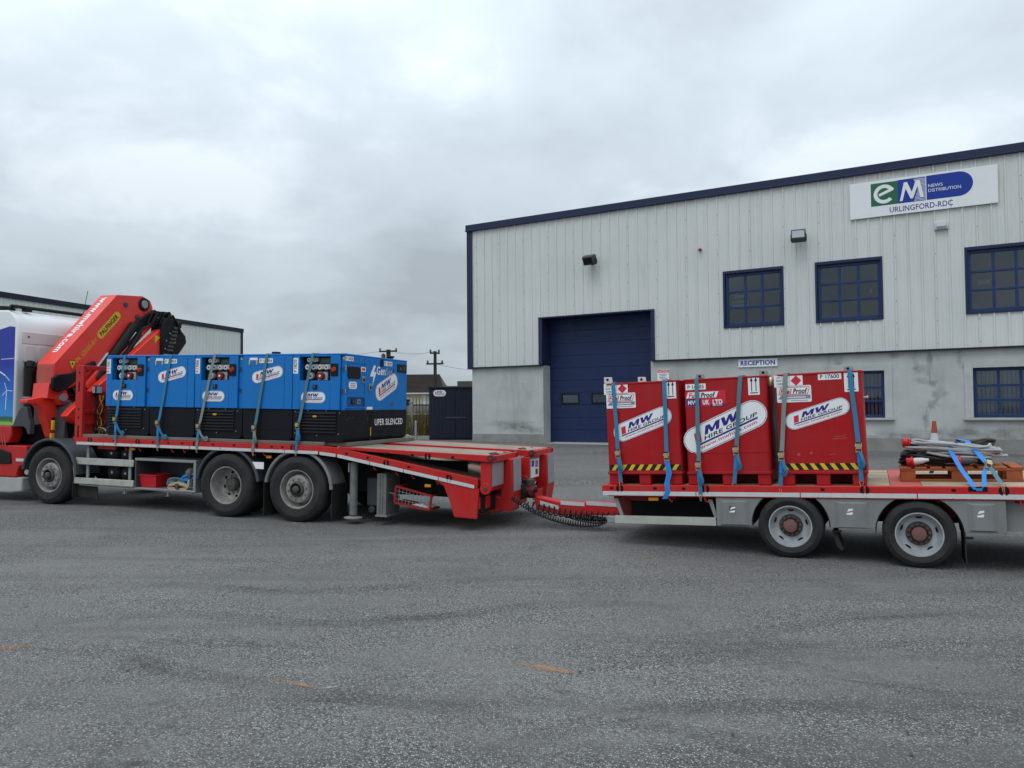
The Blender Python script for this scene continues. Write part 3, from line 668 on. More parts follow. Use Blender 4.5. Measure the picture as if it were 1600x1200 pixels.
m.build('lettering', ns)
def floodlight(loc, label, tilt, yaw, lens):
    o = wall_thing('floodlight', label, 'floodlight', loc, 'floodlights on the warehouse wall')
    m = MB(); m.box(-.03, .03, -.25, 0, -.16, -.12, 'black'); m.box(-.22, -.205, -.34, -.22, -.17, .02, 'black'); m.box(.205, .22, -.34, -.22, -.17, .02, 'black'); m.box(-.22, .22, -.26, -.22, -.18, -.15, 'black'); m.build('bracket', o, bev=.003)
    h = MB(); h.prism([(-.14, -.14), (.14, -.17), (.14, .12), (.03, .17), (-.14, .15)], 'x', -.20, .20, 'slate_grey'); hd = h.build('housing', o, bev=.012)
    hd.location = (0, -.30, -.02); hd.rotation_euler = (tilt, 0, yaw)
    h = MB(); h.box(-.17, .17, -.152, -.141, -.10, .11, lens); h.build('lens', hd, bev=.003)
    for k in range(5): f = MB(); f.box(-.16 + k * .08 - .006, -.16 + k * .08 + .006, .14, .17, -.13, .1, 'slate_grey'); f.build('cooling_fin', hd)
floodlight((4.76, -.04, 6.72), 'black floodlight tilted down on the wall above the blue sectional door', R(28), R(-8), 'black')
floodlight((11.48, -.04, 6.74), 'black floodlight with a pale lens above and between the two upper windows', R(-6), R(6), 'lamp_glass')
wb = wall_thing('emergency_light', 'weathered white box light under the company sign', 'wall light', (15.0, -.04, 6.48))
m = MB(); m.box(0, .33, -.09, 0, .02, .24, 'cab_grey'); m.build('housing', wb, bev=.02)
m = MB(); m.prism([(-.10, .04), (-.13, .10), (-.10, .2)], 'x', .05, .28, 'lamp_glass'); m.build('lens', wb)
rb = wall_thing('alarm_beacon', 'tiny red alarm beacon on the ribbed wall above the leftmost upper window', 'beacon', (8.46, -.04, 6.63))
m = MB(); m.cyl((0, 0, .05), (0, -.05, .05), .05, 'black', n=10); m.build('base', rb); m = MB(); m.lathe([(.042, 0), (.042, .05), (.02, .075)], (0, -.05, .05), (0, -1, 0), 'lens_red', n=10, cap1=True); m.build('dome', rb)

# ================================================================== warehouse behind the cab
a = V((-19.26, 54.6, 0)); b = V((-26.4, 30.8, 0)); d = (b - a); ln = d.length; yaw2 = math.atan2(d.y, d.x)
W2 = empty('far_warehouse', Matrix.Translation(a + V((0, 0, .3))) @ Matrix.Rotation(yaw2, 4, 'Z')); tag(W2, 'pale ribbed warehouse with a dark roof edge rising behind the lorry cab', 'building')
for k in range(int(ln)):
    m = MB(); prof = []
    for j in range(3):
        c = k + j * S3; prof += [(c, .0), (c + .02, .03), (c + .05, .03), (c + .07, 0)]
    prof.append((k + 1, 0))
    for (p, q), (r_, s_) in zip(prof, prof[1:]): m.add([(p, q, 2.4), (r_, s_, 2.4), (r_, s_, 7.0), (p, q, 7.0)], [(3, 2, 1, 0)], 'cladding')
    m.build('cladding_sheet', W2, smooth=False)
m = MB(); m.box(0, ln, -.25, -.02, -.6, 2.4, 'render_wall'); m.build('lower_wall', W2)
m = MB(); m.box(-.15, ln, -.05, .1, 6.95, 7.22, 'navy_dark'); m.build('roof_edge', W2, bev=.01)
m = MB(); m.box(-.12, .10, .032, .06, 2.3, 6.95, 'navy_dark'); m.build('corner_trim', W2)
m = MB(); m.box(0, ln, -18, -.06, 6.96, 7.05, 'slate_grey'); m.build('roof', W2)
m = MB(); m.box(-.02, .04, -18, -.06, -.6, 6.95, 'cladding'); m.build('side_wall', W2)

# ================================================================== store, fence, bungalow, poles
ST = empty('steel_store', Matrix.Translation((-3.26, 30.1, gz(-2.5, 30)))); tag(ST, 'dark navy steel store between the fence and the warehouse corner', 'storage shed')
m = MB(); m.box(0, 2.3, 0.03, 2.2, 0, 2.02, 'navy_dark'); m.box(-.03, 2.33, -.03, 2.23, 2.02, 2.09, 'navy_dark'); m.build('body', ST, bev=.01)
for x0, x1 in ((.12, 1.03), (1.05, 1.72)):
    m = MB(); m.box(x0, x1, 0, .03, .06, 1.86, 'navy_dark'); dr = m.build('door', ST, bev=.006)
    for q in range(int((x1 - x0) / .15)): r_ = MB(); r_.box(x0 + .08 + q * .15, x0 + .11 + q * .15, -.012, 0, .1, 1.8, 'navy_dark'); r_.build('rib', dr)
m = MB(); m.box(.66, 1.45, -.03, -.013, .85, .89, 'slate_grey'); m.build('lock_bar', ST); m = MB(); m.box(1.0, 1.035, -.04, -.013, 1.35, 1.55, 'black'); m.build('handle', ST)

FN = empty('palisade_fence', Matrix.Translation((-4.6, 32.2, gz(-4, 32)))); tag(FN, 'spiked metal railing fence in front of the bungalow', 'fence')
for i in range(26):
    x_ = -2.4 + i * .135; m = MB(); m.box(x_, x_ + .022, 0, .022, .1, 1.62, 'pole_wood'); m.cyl((x_ + .011, .011, 1.62), (x_ + .011, .011, 1.74), .014, 'pole_wood', r1=.001, n=4); m.build('picket', FN)
for z_ in (.25, 1.35): m = MB(); m.box(-2.5, 1.2, .022, .05, z_, z_ + .05, 'pole_wood'); m.build('rail', FN)
pc = MB(); pc.box(-.07, .07, -.07, .07, 0, 1.45, 'plinth'); pc.box(-.085, .085, -.085, .085, 1.45, 1.50, 'plinth'); pc = pc.build('gate_post', None, bev=.01); pc.location = (-4.1, 31.2, gz(-4, 31)); tag(pc, 'square grey concrete post at the end of the railing fence', 'post')
pb = MB(); pb.cyl((0, 0, 0), (0, 0, .72), .05, 'galv', n=10); pb.cyl((0, 0, .72), (0, 0, .75), .05, 'galv', r1=.02, n=10); pb = pb.build('bollard', None); pb.location = (-3.80, 30.3, gz(-3.8, 30.3)); tag(pb, 'short galvanised bollard left of the navy steel store', 'bollard')
kb = MB(); kb.box(-6.5, -3.2, 30.6, 30.75, .2, .62, 'concrete'); kb = kb.build('kerb', None, bev=.01); tag(kb, kind='structure')
# dry grass and weeds behind the kerb
gr = MB()
for i in range(4200):
    x_, y_ = random.uniform(-6.5, -2.7), random.uniform(30.85, 33.5); h = random.uniform(.25, 1.25); a = random.random() * 6.28; w_ = random.uniform(.006, .016); lx, ly = random.gauss(0, .14), random.gauss(0, .14); z_ = gz(x_, y_)
    gr.add([(x_ - w_ * math.cos(a), y_ - w_ * math.sin(a), z_), (x_ + w_ * math.cos(a), y_ + w_ * math.sin(a), z_), (x_ + lx * .5 + w_ * .7 * math.cos(a), y_ + ly * .5, z_ + h * .6), (x_ + lx, y_ + ly, z_ + h)], [(0, 1, 2, 3)], random.choice(['dry_grass', 'dry_grass', 'green_grass', 'brown_grass']))
P('dry_grass', (0.20, 0.16, 0.06), 0.8, dirt=.2); P('green_grass', (0.10, 0.12, 0.03), 0.8, dirt=.2); P('brown_grass', (0.13, 0.085, 0.04), 0.8, dirt=.2)
tag(gr.build('dry_grass'), 'tall yellow-brown dry grass behind the railing fence', 'grass', kind='stuff')
rk = MB()
for i in range(60):
    x_, y_ = random.gauss(-4.25, .22), random.uniform(30.1, 30.5); r_ = random.uniform(.04, .12)
    rk.lathe([(r_, 0), (r_ * .85, r_ * .6), (r_ * .3, r_ * .95)], (x_, y_, gz(x_, y_) - .01 + max(0, .18 - abs(x_ + 4.25) * .5) * random.random()), (random.uniform(-.5, .5), random.uniform(-.5, .5), 1), 'stone', n=6, cap1=True)
tag(rk.build('rubble'), 'small heap of pale rubble at the foot of the fence', 'rubble', kind='stuff')
HS = empty('bungalow', Matrix.Translation((-8.0, 60, .45))); tag(HS, 'cream bungalow with a dark grey-brown tiled roof beyond the fence', 'house')
m = MB(); m.box(-12, 2.05, 0, 7, 0, 2.6, 'cream_wall'); m.build('wall', HS)
m = MB(); m.add([(-12.4, -.45, 2.5), (2.75, -.45, 2.5), (2.0, 3.5, 4.1), (-12.4, 3.5, 4.1), (2.75, 7.4, 2.5), (-12.4, 7.4, 2.5)], [(0, 1, 2, 3), (1, 4, 2), (4, 5, 3, 2)], 'roof_tile'); rf = m.build('roof', HS)
for i in range(15):
    t_ = i / 15; m = MB(); y_, z_ = -.45 + 3.95 * t_, 2.5 + 1.6 * t_; x1 = 2.75 - .75 * t_; m.box(-12.4, x1, y_ - .03, y_ + .26, z_ + .02, z_ + .085, 'roof_tile'); m.build('tile_course', rf)
m = MB(); m.box(-12.4, 2.75, -.5, -.42, 2.40, 2.5, 'cab_grey'); m.build('gutter', HS)
m = MB(); m.box(.95, 1.25, -.06, 0, 0, 2.4, 'white_paint'); m.build('corner_pilaster', HS)
m = MB(); m.box(-1.6, .1, -.05, .02, .9, 2.1, 'white_paint'); wf = m.build('window', HS); m = MB(); m.box(-1.5, 0, -.06, -.04, 1.0, 2.0, 'interior'); m.build('pane', wf)
GH = empty('garden_shed', Matrix.Translation((-5.9, 47, .45))); tag(GH, 'low outbuilding with a dark pitched roof in front of the bungalow', 'shed')
m = MB(); m.box(-.6, .62, 0, 1.2, 0, .95, 'dark_plank'); m.build('wall', GH)
m = MB(); m.prism([(-.2, .95), (.6, 1.52), (1.4, .95)], 'x', -.75, .75, 'roof_tile'); m.build('roof', GH); m = MB(); m.box(-.76, .76, -.24, -.18, .90, .96, 'cab_grey'); m.build('eaves_board', GH)
FH = empty('far_house', Matrix.Translation((-5.5, 92, .5))); tag(FH, 'distant brown roof showing just above the navy steel store', 'house')
m = MB(); m.box(-3.4, 4, 0, 6, 0, 2.9, 'cream_wall'); m.build('wall', FH); m = MB(); m.prism([(-.5, 2.8), (3, 4.0), (6.5, 2.8)], 'x', -2.6, 4.3, 'roof_tile'); rf2 = m.build('roof', FH); m = MB(); m.box(-1.2, .6, 2, 3.4, 3.4, 4.55, 'roof_tile'); m.build('chimney', rf2)
def pole(label, x_, y_, top, arms, r_):
    o = empty('utility_pole', Matrix.Translation((x_, y_, .45))); tag(o, label, 'utility pole', 'utility poles behind the yard')
    m = MB(); m.cyl((0, 0, 0), (0, 0, top - .45), r_ * 1.3, 'pole_wood', r1=r_, n=10); m.build('post', o)
    for z_, wd, ins in arms:
        m = MB(); m.bar((-wd / 2, -.14, z_ - .45), (wd / 2, -.14, z_ - .45 + random.uniform(-.03, .03)), .12, .12, 'pole_wood'); ar = m.build('crossarm', o)
        for q in ins: i_ = MB(); i_.lathe([(.05, 0), (.08, .08), (.05, .12), (.08, .17), (.03, .22)], (q * wd, -.14, z_ - .40), (0, 0, 1), 'slate_grey', n=8, cap1=True); i_.build('insulator', ar)
    return o
p1 = pole('utility pole with one crossarm and a transformer rising behind the blue generators', -9.65, 60, 6.35, [(6.20, 1.4, (-.45, .45))], .17)
m = MB(); m.cyl((-.38, -.1, 4.9), (-.38, -.1, 5.5), .16, 'slate_grey', n=10); m.cyl((-.38, -.1, 5.5), (-.38, -.1, 5.6), .16, 'slate_grey', r1=.05, n=10); m.build('transformer', p1)
p2_ = pole('slim dark utility pole with two crossarms standing beside the bungalow roof', -5.80, 58, 6.05, [(5.90, .75, (-.45, .4)), (5.08, 1.3, (-.42, .42))], .115)
def wire(label, a, b, sag, r_=.012):
    a, b = V(a), V(b); m = MB(); m.tube([a.lerp(b, i / 12) - V((0, 0, sag * 4 * (i / 12) * (1 - i / 12))) for i in range(13)], r_, 'black', n=4)
    tag(m.build('power_line'), label, 'wire', 'overhead wires')
wire('overhead wire running between the two utility poles', (-9.65, 60, 6.3), (-5.80, 58, 6.05), .25)
wire('overhead wire running left from the pole behind the generators', (-9.65, 60, 6.3), (-40, 75, 7.5), 1.0)
wire('overhead wire dropping right from the slim pole towards the warehouse', (-5.80, 57.8, 5.1), (2, 40, 4.2), .5)
# cone by the wall
cz = gz(10.9, 19.6)
CN = empty('traffic_cone', Matrix.Translation((10.75, 19.6, cz)) @ Matrix.Diagonal((.80, .80, .93, 1))); tag(CN, 'worn orange traffic cone with a dirty white sleeve by the warehouse wall', 'traffic cone')
m = MB(); m.box(-.23, .23, -.23, .23, 0, .05, 'cone_orange'); m.build('base', CN, bev=.02)
m = MB(); m.lathe([(.17, .05), (.148, .24)], (0, 0, 0), Z, 'cone_orange', n=20); m.lathe([(.115, .50), (.055, .97), (.03, .985)], (0, 0, 0), Z, 'cone_orange', n=20, cap1=True); m.lathe([(.148, .24), (.115, .5)], (0, 0, 0), Z, 'cone_orange', n=20); m.build('body', CN)
m = MB(); m.lathe([(.162, .17), (.152, .24), (.101, .64), (.10, .65)], (0, 0, 0), Z, 'white_tape', n=20); m.build('sleeve', CN)
# ================================================================== shared vehicle pieces
def wheel_meshes(key, R_, rr, wd, style):
    out = {}
    t = MB(); pr = [(rr - .012, .02), (rr + .004, -.004), (rr + .035, -.018), (R_ * .80, -.030), (R_ * .83, -.032), (R_ * .845, -.026), (R_ * .93, -.018), (R_ * .965, -.004), (R_ * .99, .018), (R_, .05)]
    for q in (.22, .41, .59, .78): h = wd * q; pr += [(R_, h - .010), (R_ - .014, h - .007), (R_ - .014, h + .007), (R_, h + .010)]
    pr += [(R_, wd - .05), (R_ * .96, wd - .005), (R_ * .8, wd + .02), (rr, wd)]
    t.lathe(pr, (0, 0, 0), (0, 1, 0), 'tyre', n=56)
    nb = 64                                            # shoulder tread blocks
    for i in range(nb):
        a = 2 * math.pi * i / nb; c, s_ = math.cos(a), math.sin(a)
        p = V((c, 0, s_)); q = V((-s_, 0, c)) * (math.pi * R_ / nb * .55)
        o_ = p * (R_ - .003); i_ = p * (R_ * .955)
        t.add([i_ - q + V((0, -.004, 0)), i_ + q + V((0, -.004, 0)), o_ + q + V((0, .034, 0)), o_ - q + V((0, .034, 0)), p * (R_ + .004) - q + V((0, .10, 0)), p * (R_ + .004) + q + V((0, .10, 0))], [(0, 1, 2, 3), (3, 2, 5, 4)], 'tyre')
    out['tyre'] = t.mesh('tyre', ang=50)
    r = MB(); m_ = 'rim_silver' if style == 'trailer' else 'rim_grey'
    if style == 'front': pr = [(rr + .004, .012), (rr + .004, -.008), (rr - .012, -.006), (rr - .022, .02), (rr - .035, .11), (rr - .055, .13), (rr - .075, .085), (rr - .085, .03), (rr - .10, .012), (.125, .012), (.120, .03)]
    elif style == 'drive': pr = [(rr + .004, .012), (rr + .004, -.008), (rr - .012, -.006), (rr - .025, .03), (rr - .035, .16), (rr - .06, .20), (rr - .09, .215), (.10, .215), (.09, .20)]
    else: pr = [(rr + .004, .012), (rr + .004, -.008), (rr - .010, -.008), (rr - .018, .012), (rr - .024, .03), (rr - .05, .075), (rr - .075, .088), (.135, .090)]
    r.lathe(pr, (0, 0, 0), (0, 1, 0), m_, n=48)
    def hole(rad, h, a, w1, w2):
        p = V((math.cos(a), 0, math.sin(a))); q = V((-math.sin(a), 0, math.cos(a)))
        r.add([p * (rad + w2 * math.sin(t_)) + q * (w1 * math.cos(t_)) + V((0, h, 0)) for t_ in [2 * math.pi * k / 12 for k in range(12)]], [list(range(12))[::-1]], 'hole')
    if style == 'front':
        for k in range(10): hole(rr - .066, .098, 2 * math.pi * (k + .5) / 10, .022, .010)
        r.lathe([(.125, .02), (.118, -.02), (.10, -.035), (.098, .05), (.05, .05)], (0, 0, 0), (0, 1, 0), 'hub_dark', n=24); r.lathe([(.058, .05), (.055, -.045), (.04, -.055), (.0, -.057)], (0, 0, 0), (0, 1, 0), 'hub_dark', n=20)
        rn, hn, nn = .165, .012, 10
    elif style == 'drive':
        for k in range(8): hole(rr - .105, .213, 2 * math.pi * (k + .3) / 8, .030, .022)
        r.lathe([(.115, .215), (.105, .13), (.085, .11), (.0, .105)], (0, 0, 0), (0, 1, 0), 'hub_dark', n=24)
        rn, hn, nn = .145, .215, 10
    else:
        for k in range(5): hole(rr - .052, .068, 2 * math.pi * (k + .21) / 5, .036, .018)
        r.lathe([(.136, .090), (.130, .078), (.086, .075)], (0, 0, 0), (0, 1, 0), 'hub_dark', n=28); r.lathe([(.080, .08), (.076, .015), (.070, .003), (.05, -.002), (0, -.003)], (0, 0, 0), (0, 1, 0), 'hub_red', n=24)
        rn, hn, nn = .108, .068, 12
    out['rim'] = r.mesh('wheel', ang=40)
    n_ = MB(); n_.cyl((0, .004, 0), (0, -.022, 0), .0185 if style == 'trailer' else .0165, 'hub_dark' if style == 'trailer' else 'rim_grey', n=6); n_.cyl((0, -.02, 0), (0, -.034, 0), .011, 'hub_dark' if style == 'trailer' else 'rim_grey', n=8); out['nut'] = n_.mesh('wheel_nut')
    out['nuts'] = [(rn * math.cos(2 * math.pi * (k + .25) / nn), hn, rn * math.sin(2 * math.pi * (k + .25) / nn)) for k in range(nn)]
    return out
WM = {'front': wheel_meshes('f', .522, .305, .31, 'front'), 'drive': wheel_meshes('d', .520, .305, .60, 'drive'), 'trailer': wheel_meshes('t', .372, .242, .42, 'trailer')}
def wheel(par, style, loc, far=False):
    o = inst('wheel', WM[style]['rim'], par, loc, (0, 0, math.pi) if far else None); inst('tyre', WM[style]['tyre'], o)
    o.rotation_euler.y = 0
    if not far:
        for p in WM[style]['nuts']: inst('wheel_nut', WM[style]['nut'], o, p)
    return o
def arc(par, name, cu, cw, r_, a0, a1, y0, y1, mat, th=.02, n=18, lip=True):
    m = MB(); vs = []; fs = []
    for i in range(n + 1):
        a = R(a0 + (a1 - a0) * i / n); c, s_ = math.cos(a), math.sin(a)
        for rr, y_ in ((r_, y0), (r_ + th, y0), (r_ + th, y1), (r_, y1)): vs.append((cu + rr * c, y_, cw + rr * s_))
    for i in range(n):
        for k in range(4): fs.append((4 * i + k, 4 * i + (k + 1) % 4, 4 * i + 4 + (k + 1) % 4, 4 * i + 4 + k))
    fs += [(3, 2, 1, 0), (4 * n, 4 * n + 1, 4 * n + 2, 4 * n + 3)]
    m.add(vs, fs, mat)
    if lip:   # rolled front lip
        m.tube([(cu + (r_ + th / 2) * math.cos(R(a0 + (a1 - a0) * i / n)), y0 + .01, cw + (r_ + th / 2) * math.sin(R(a0 + (a1 - a0) * i / n))) for i in range(n + 1)], .028, mat, n=8)
    return m.build(name, par)
sl = MB(); sl.box(-.022, .022, -.002, .006, -.014, .014, 'hole'); SLOT = sl.mesh('lashing_slot', False)
dl = MB()
dl.flat([(-.012 - .038 * math.cos(t_), .05 * math.sin(t_)) for t_ in [-math.pi / 2 + math.pi * k / 8 for k in range(9)]][::-1], (0, 0, 0), (1, 0, 0), (0, 0, 1), 'hole', .002)
dl.flat([(.012 + .038 * math.cos(t_), .05 * math.sin(t_)) for t_ in [-math.pi / 2 + math.pi * k / 8 for k in range(9)]], (0, 0, 0), (1, 0, 0), (0, 0, 1), 'hole', .002)
DSLOT = dl.mesh('hook_slot', False)
rg = MB(); rg.tube([(-.03, 0, 0), (-.022, -.004, -.035), (0, -.008, -.06), (.012, -.004, -.07), (.018, 0, -.05)], .006, 'red_paint', n=6); RHOOK = rg.mesh('rope_hook')
def amber(par, u, v, w_, wd=.10, ht=.045):
    m = MB(); m.box(u - wd / 2, u + wd / 2, v, v + .03, w_ - ht / 2, w_ + ht / 2, 'amber'); m.build('marker_lamp', par, bev=.008)
def tape(par, pts, seg, h, mat='white_tape', y=-.0135):
    """reflective tape in strips along a sloping edge: pts = (u0,w0),(u1,w1) of the lower edge"""
    (u0, w0), (u1, w1) = pts; L_ = u1 - u0; n = max(1, round(L_ / seg)); k = (w1 - w0) / L_
    for i in range(n):
        a, b = u0 + L_ * i / n, u0 + L_ * (i + 1) / n - .012; m = MB(); wa, wb = w0 + k * (a - u0), w0 + k * (b - u0)
        m.prism([(a, wa), (b, wb), (b, wb + h), (a, wa + h)], 'y', y, y + .003, mat); m.build('reflective_tape', par)

# ================================================================== LORRY
LO = empty('crane_lorry', FT.M.copy()); tag(LO, 'red flatbed lorry with white cab, folded red crane and beavertail, carrying blue generators', 'lorry')
DK = .695
# --- load deck
m = MB()
m.box(.62, 5.64, -.010, .07, .565, .70, 'red_paint'); m.build('side_rave', LO, bev=.008)
m = MB(); m.box(.62, 5.64, 2.42, 2.50, .565, .70, 'red_paint'); m.build('side_rave', LO, bev=.008)
for i in range(11):
    y0 = .072 + i * .2135; m = MB(); m.box(.66, 5.66, y0, y0 + .2105, DK - .03, DK - .004 + random.uniform(-.002, .002), 'deck_wood_grey'); m.build('floor_plank', LO, bev=.003)
for i in range(10): m = MB(); x_ = .8 + i * .53; m.box(x_, x_ + .08, .1, 2.4, .52, .66, 'chassis'); m.build('cross_bearer', LO)
tape(LO, ((.64, .574), (5.62, .566)), .62, .048)
for u in (.95, 2.02, 3.24, 4.44, 5.15): inst('hook_slot', DSLOT, LO, (u, -.0105, .655))
for u in (1.5, 2.35, 2.68, 2.97, 3.6, 4.02, 4.75, 4.95): inst('lashing_slot', SLOT, LO, (u, -.0105, .66))
for u in (1.45, 1.75, 2.05, 2.75, 3.0, 4.4, 4.6): inst('rope_hook', RHOOK, LO, (u, .02, .57))
# --- beavertail
for y0, y1 in ((-.010, .07), (2.42, 2.50)):
    m = MB(); m.prism([(5.64, .565), (5.95, .535), (8.30, .155), (8.30, .30), (6.0, .675), (5.64, .70)], 'y', y0, y1, 'red_paint'); m.build('tail_rave', LO, bev=.008)
tape(LO, ((5.64, .560), (5.94, .533)), .4, .048); tape(LO, ((5.96, .530), (8.26, .157)), .62, .05)
for i in range(10):
    y0 = .075 + i * .2345; m = MB(); m.prism([(5.66, .655), (5.98, .62), (8.28, .24), (8.28, .27), (5.98, .655), (5.66, .69)], 'y', y0, y0 + .2315, 'deck_wood_grey'); m.build('tail_plank', LO)
for u, w_ in ((6.12, .595), (6.49, .545), (7.19, .43), (7.83, .325)): inst('lashing_slot', SLOT, LO, (u, -.0115, w_))
for u, w_ in ((6.81, .485), (7.85, .30)): inst('hook_slot', DSLOT, LO, (u, -.0115, w_ - .012))
for u in (6.6, 6.98, 7.25, 7.65): inst('rope_hook', RHOOK, LO, (u, .03, .53 - (u - 5.96) * .162))
# --- upper flip-over platforms, level with the deck
for y0, y1, ue in ((.0, 1.05, 8.55), (1.42, 2.48, 8.72)):
    pl = MB(); pl.prism([(5.98, .66), (ue, .545), (ue, .645), (5.98, .695)], 'y', y0 - .012, y0 + .07, 'red_paint'); pl.prism([(5.98, .66), (ue, .545), (ue, .645), (5.98, .695)], 'y', y1 - .07, y1, 'red_paint')
    pl.box(ue - .08, ue, y0 + .07, y1 - .07, .548, .64, 'red_paint'); po = pl.build('flip_platform', LO, bev=.006)
    for i in range(4):
        a = y0 + .073 + i * (y1 - y0 - .146) / 4; b = a + (y1 - y0 - .146) / 4 - .005; q = MB(); q.prism([(5.9, .655), (ue - .09, .615), (ue - .09, .644), (5.9, .694)], 'y', a, b, 'deck_wood_grey'); q.build('floor_plank', po)
    for u in (6.82, 7.25, 7.90): inst('lashing_slot', SLOT, po, (u, y0 - .0135, .635 - (u - 5.98) * .018))
    inst('hook_slot', DSLOT, po, (7.5, y0 - .0135, .60))
    for yq in (y0 + .03, y1 - .03): q = MB(); q.cyl((ue - .05, yq - .05, .60), (ue - .05, yq + .05, .60), .055, 'dark_red', n=14); q.cyl((ue - .05, yq - .065, .60), (ue - .05, yq + .065, .60), .022, 'hub_dark', n=10); q.build('pivot', po)
# --- standing tail ramps
for k, y0 in enumerate((.02, 1.36)):
    m = MB(); m.prism([(8.33, .20), (8.50, .17), (8.50, .545), (8.33, .53)], 'y', y0, y0 + .55, 'red_paint'); rp = m.build('tail_ramp', LO, bev=.01); rp.location.x = .15 * k
    m = MB(); m.box(8.500, 8.505, y0 + .03, y0 + .52, .19, .53, 'silver_tape'); m.build('reflective_panel', rp)
    m = MB(); m.prism([(8.42, -.22), (8.60, -.24), (8.64, .05), (8.62, .56), (8.50, .57), (8.47, .2)], 'y', y0 + .56, y0 + 1.0, 'red_paint'); rq = m.build('ramp_flap', LO, bev=.01); rq.location.x = .15 * k
    m = MB(); m.prism([(8.624, .56), (8.642, .07), (8.646, .07), (8.628, .56)], 'y', y0 + .60, y0 + .97, 'silver_tape'); m.build('reflective_panel', rq)
    m = MB(); m.cyl((8.42, y0 + .02, .16), (8.42, y0 + 1.0, .16), .06, 'red_paint', n=16); m.cyl((8.42, y0 - .03, .16), (8.42, y0 + .03, .16), .085, 'red_paint', n=16); m.cyl((8.42, y0 - .045, .16), (8.42, y0 - .03, .16), .03, 'hub_dark', n=10); m.build('ramp_hinge', LO, bev=.006).location.x = .15 * k
    m = MB(); m.box(8.36, 8.50, y0 + .25, y0 + .33, .55, .66, 'dark_red'); m.cyl((8.42, y0 + .2, .64), (8.42, y0 + .4, .64), .035, 'hub_dark', n=10); m.build('ramp_bracket', LO, bev=.005)
m = MB(); m.box(8.507, 8.512, 1.42, 1.86, .20, .50, 'sticker'); np_ = m.build('number_plate', LO); np_.location.x = .15
m = MB(); m.flat(rect(-.2, -.06, .02, .12), (8.5125, 1.64, .36), (0, 1, 0), (0, 0, 1), 'ink_blue', .0005); m.flat(rect(.0, .16, .0, .11), (8.5125, 1.64, .36), (0, 1, 0), (0, 0, 1), 'ink_grey', .0005); m.flat(rect(.02, .15, -.12, -.03), (8.5125, 1.64, .36), (0, 1, 0), (0, 0, 1), 'brown', .0005); m.build('lettering', np_)
m = MB(); m.prism([(7.62, .25), (7.76, .17), (7.86, -.05), (7.93, -.275), (8.29, -.285), (8.32, .14), (8.31, .16)], 'y', .0, .05, 'red_paint'); m.build('tail_gusset', LO, bev=.008)
m = MB(); m.prism([(7.75, .12), (7.93, -.26), (8.2, -.27), (8.25, .1)], 'y', 2.4, 2.45, 'red_paint'); m.build('tail_gusset', LO, bev=.008)
m = MB(); m.box(8.295, 8.38, .05, .55, -.20, .11, 'chassis'); tb = m.build('tail_lamp_box', LO, bev=.015); m = MB(); m.box(8.30, 8.33, .03, .05, -.14, .03, 'lens_red'); m.box(8.38, 8.392, .10, .28, -.14, .04, 'lens_red'); m.build('tail_lamp', tb, bev=.008)
m = MB(); m.box(8.295, 8.38, 1.9, 2.4, -.20, .11, 'chassis'); m.build('tail_lamp_box', LO, bev=.015)
m = MB(); m.prism([(7.6, .15), (8.45, -.02), (8.45, -.25), (8.2, -.28), (7.6, -.10)], 'y', .58, 1.9, 'red_paint'); m.build('rear_crossmember', LO, bev=.02)
m = MB(); m.box(8.40, 8.60, .98, 1.55, -.12, .18, 'chassis'); m.cyl((8.45, 1.27, 0), (8.78, 1.27, 0), .10, 'dark_red', n=18); m.cyl((8.70, 1.27, -.06), (8.70, 1.27, .2), .07, 'hub_dark', n=16); m.box(8.66, 8.86, 1.18, 1.36, -.05, .05, 'chassis'); m.build('tow_coupling', LO, bev=.012)
for yq in (.95, 1.05, 1.5): m = MB(); m.tube([(8.45, yq, .12), (8.55, yq + .03, .17), (8.66, yq + .02, .12), (8.7, yq, .02), (8.66, yq - .03, -.06)], .02, 'black', n=8); m.build('coupling_hose', LO)
for i in range(3): m = MB(); m.cyl((8.40, .62 + i * .09, .10 - .02 * i), (8.50, .62 + i * .09, .10 - .02 * i), .032, 'hub_dark', n=10); m.build('connector', LO)
for k, (y_, z_) in enumerate(((.62, .42), (.78, .50), (1.22, .40), (2.0, .48))):
    m = MB(); m.tube([(8.38, y_, z_ - .2), (8.52, y_ + .02, z_ - .12), (8.60, y_ + .05, z_ - .28), (8.55, y_ + .08, z_ - .45), (8.40, y_ + .1, z_ - .5)], .016, 'black', n=6); m.build('hydraulic_hose', LO)
for y_ in (.30, .75, 1.15, 1.62, 2.15):
    m = MB(); m.prism([(8.38, .54), (8.52, .54), (8.50, .64), (8.42, .66)], 'y', y_, y_ + .03, 'dark_red'); m.cyl((8.45, y_ - .02, .61), (8.45, y_ + .05, .61), .02, 'hub_dark', n=8); m.build('ramp_lug', LO, bev=.004)
m = MB(); m.box(8.30, 8.50, 1.02, 1.34, .22, .50, 'dark_red'); m.build('ramp_ram_housing', LO, bev=.02); m = MB(); m.cyl((8.36, 1.18, .24), (8.60, 1.18, .05), .05, 'hub_dark', n=14); m.build('ramp_ram', LO)
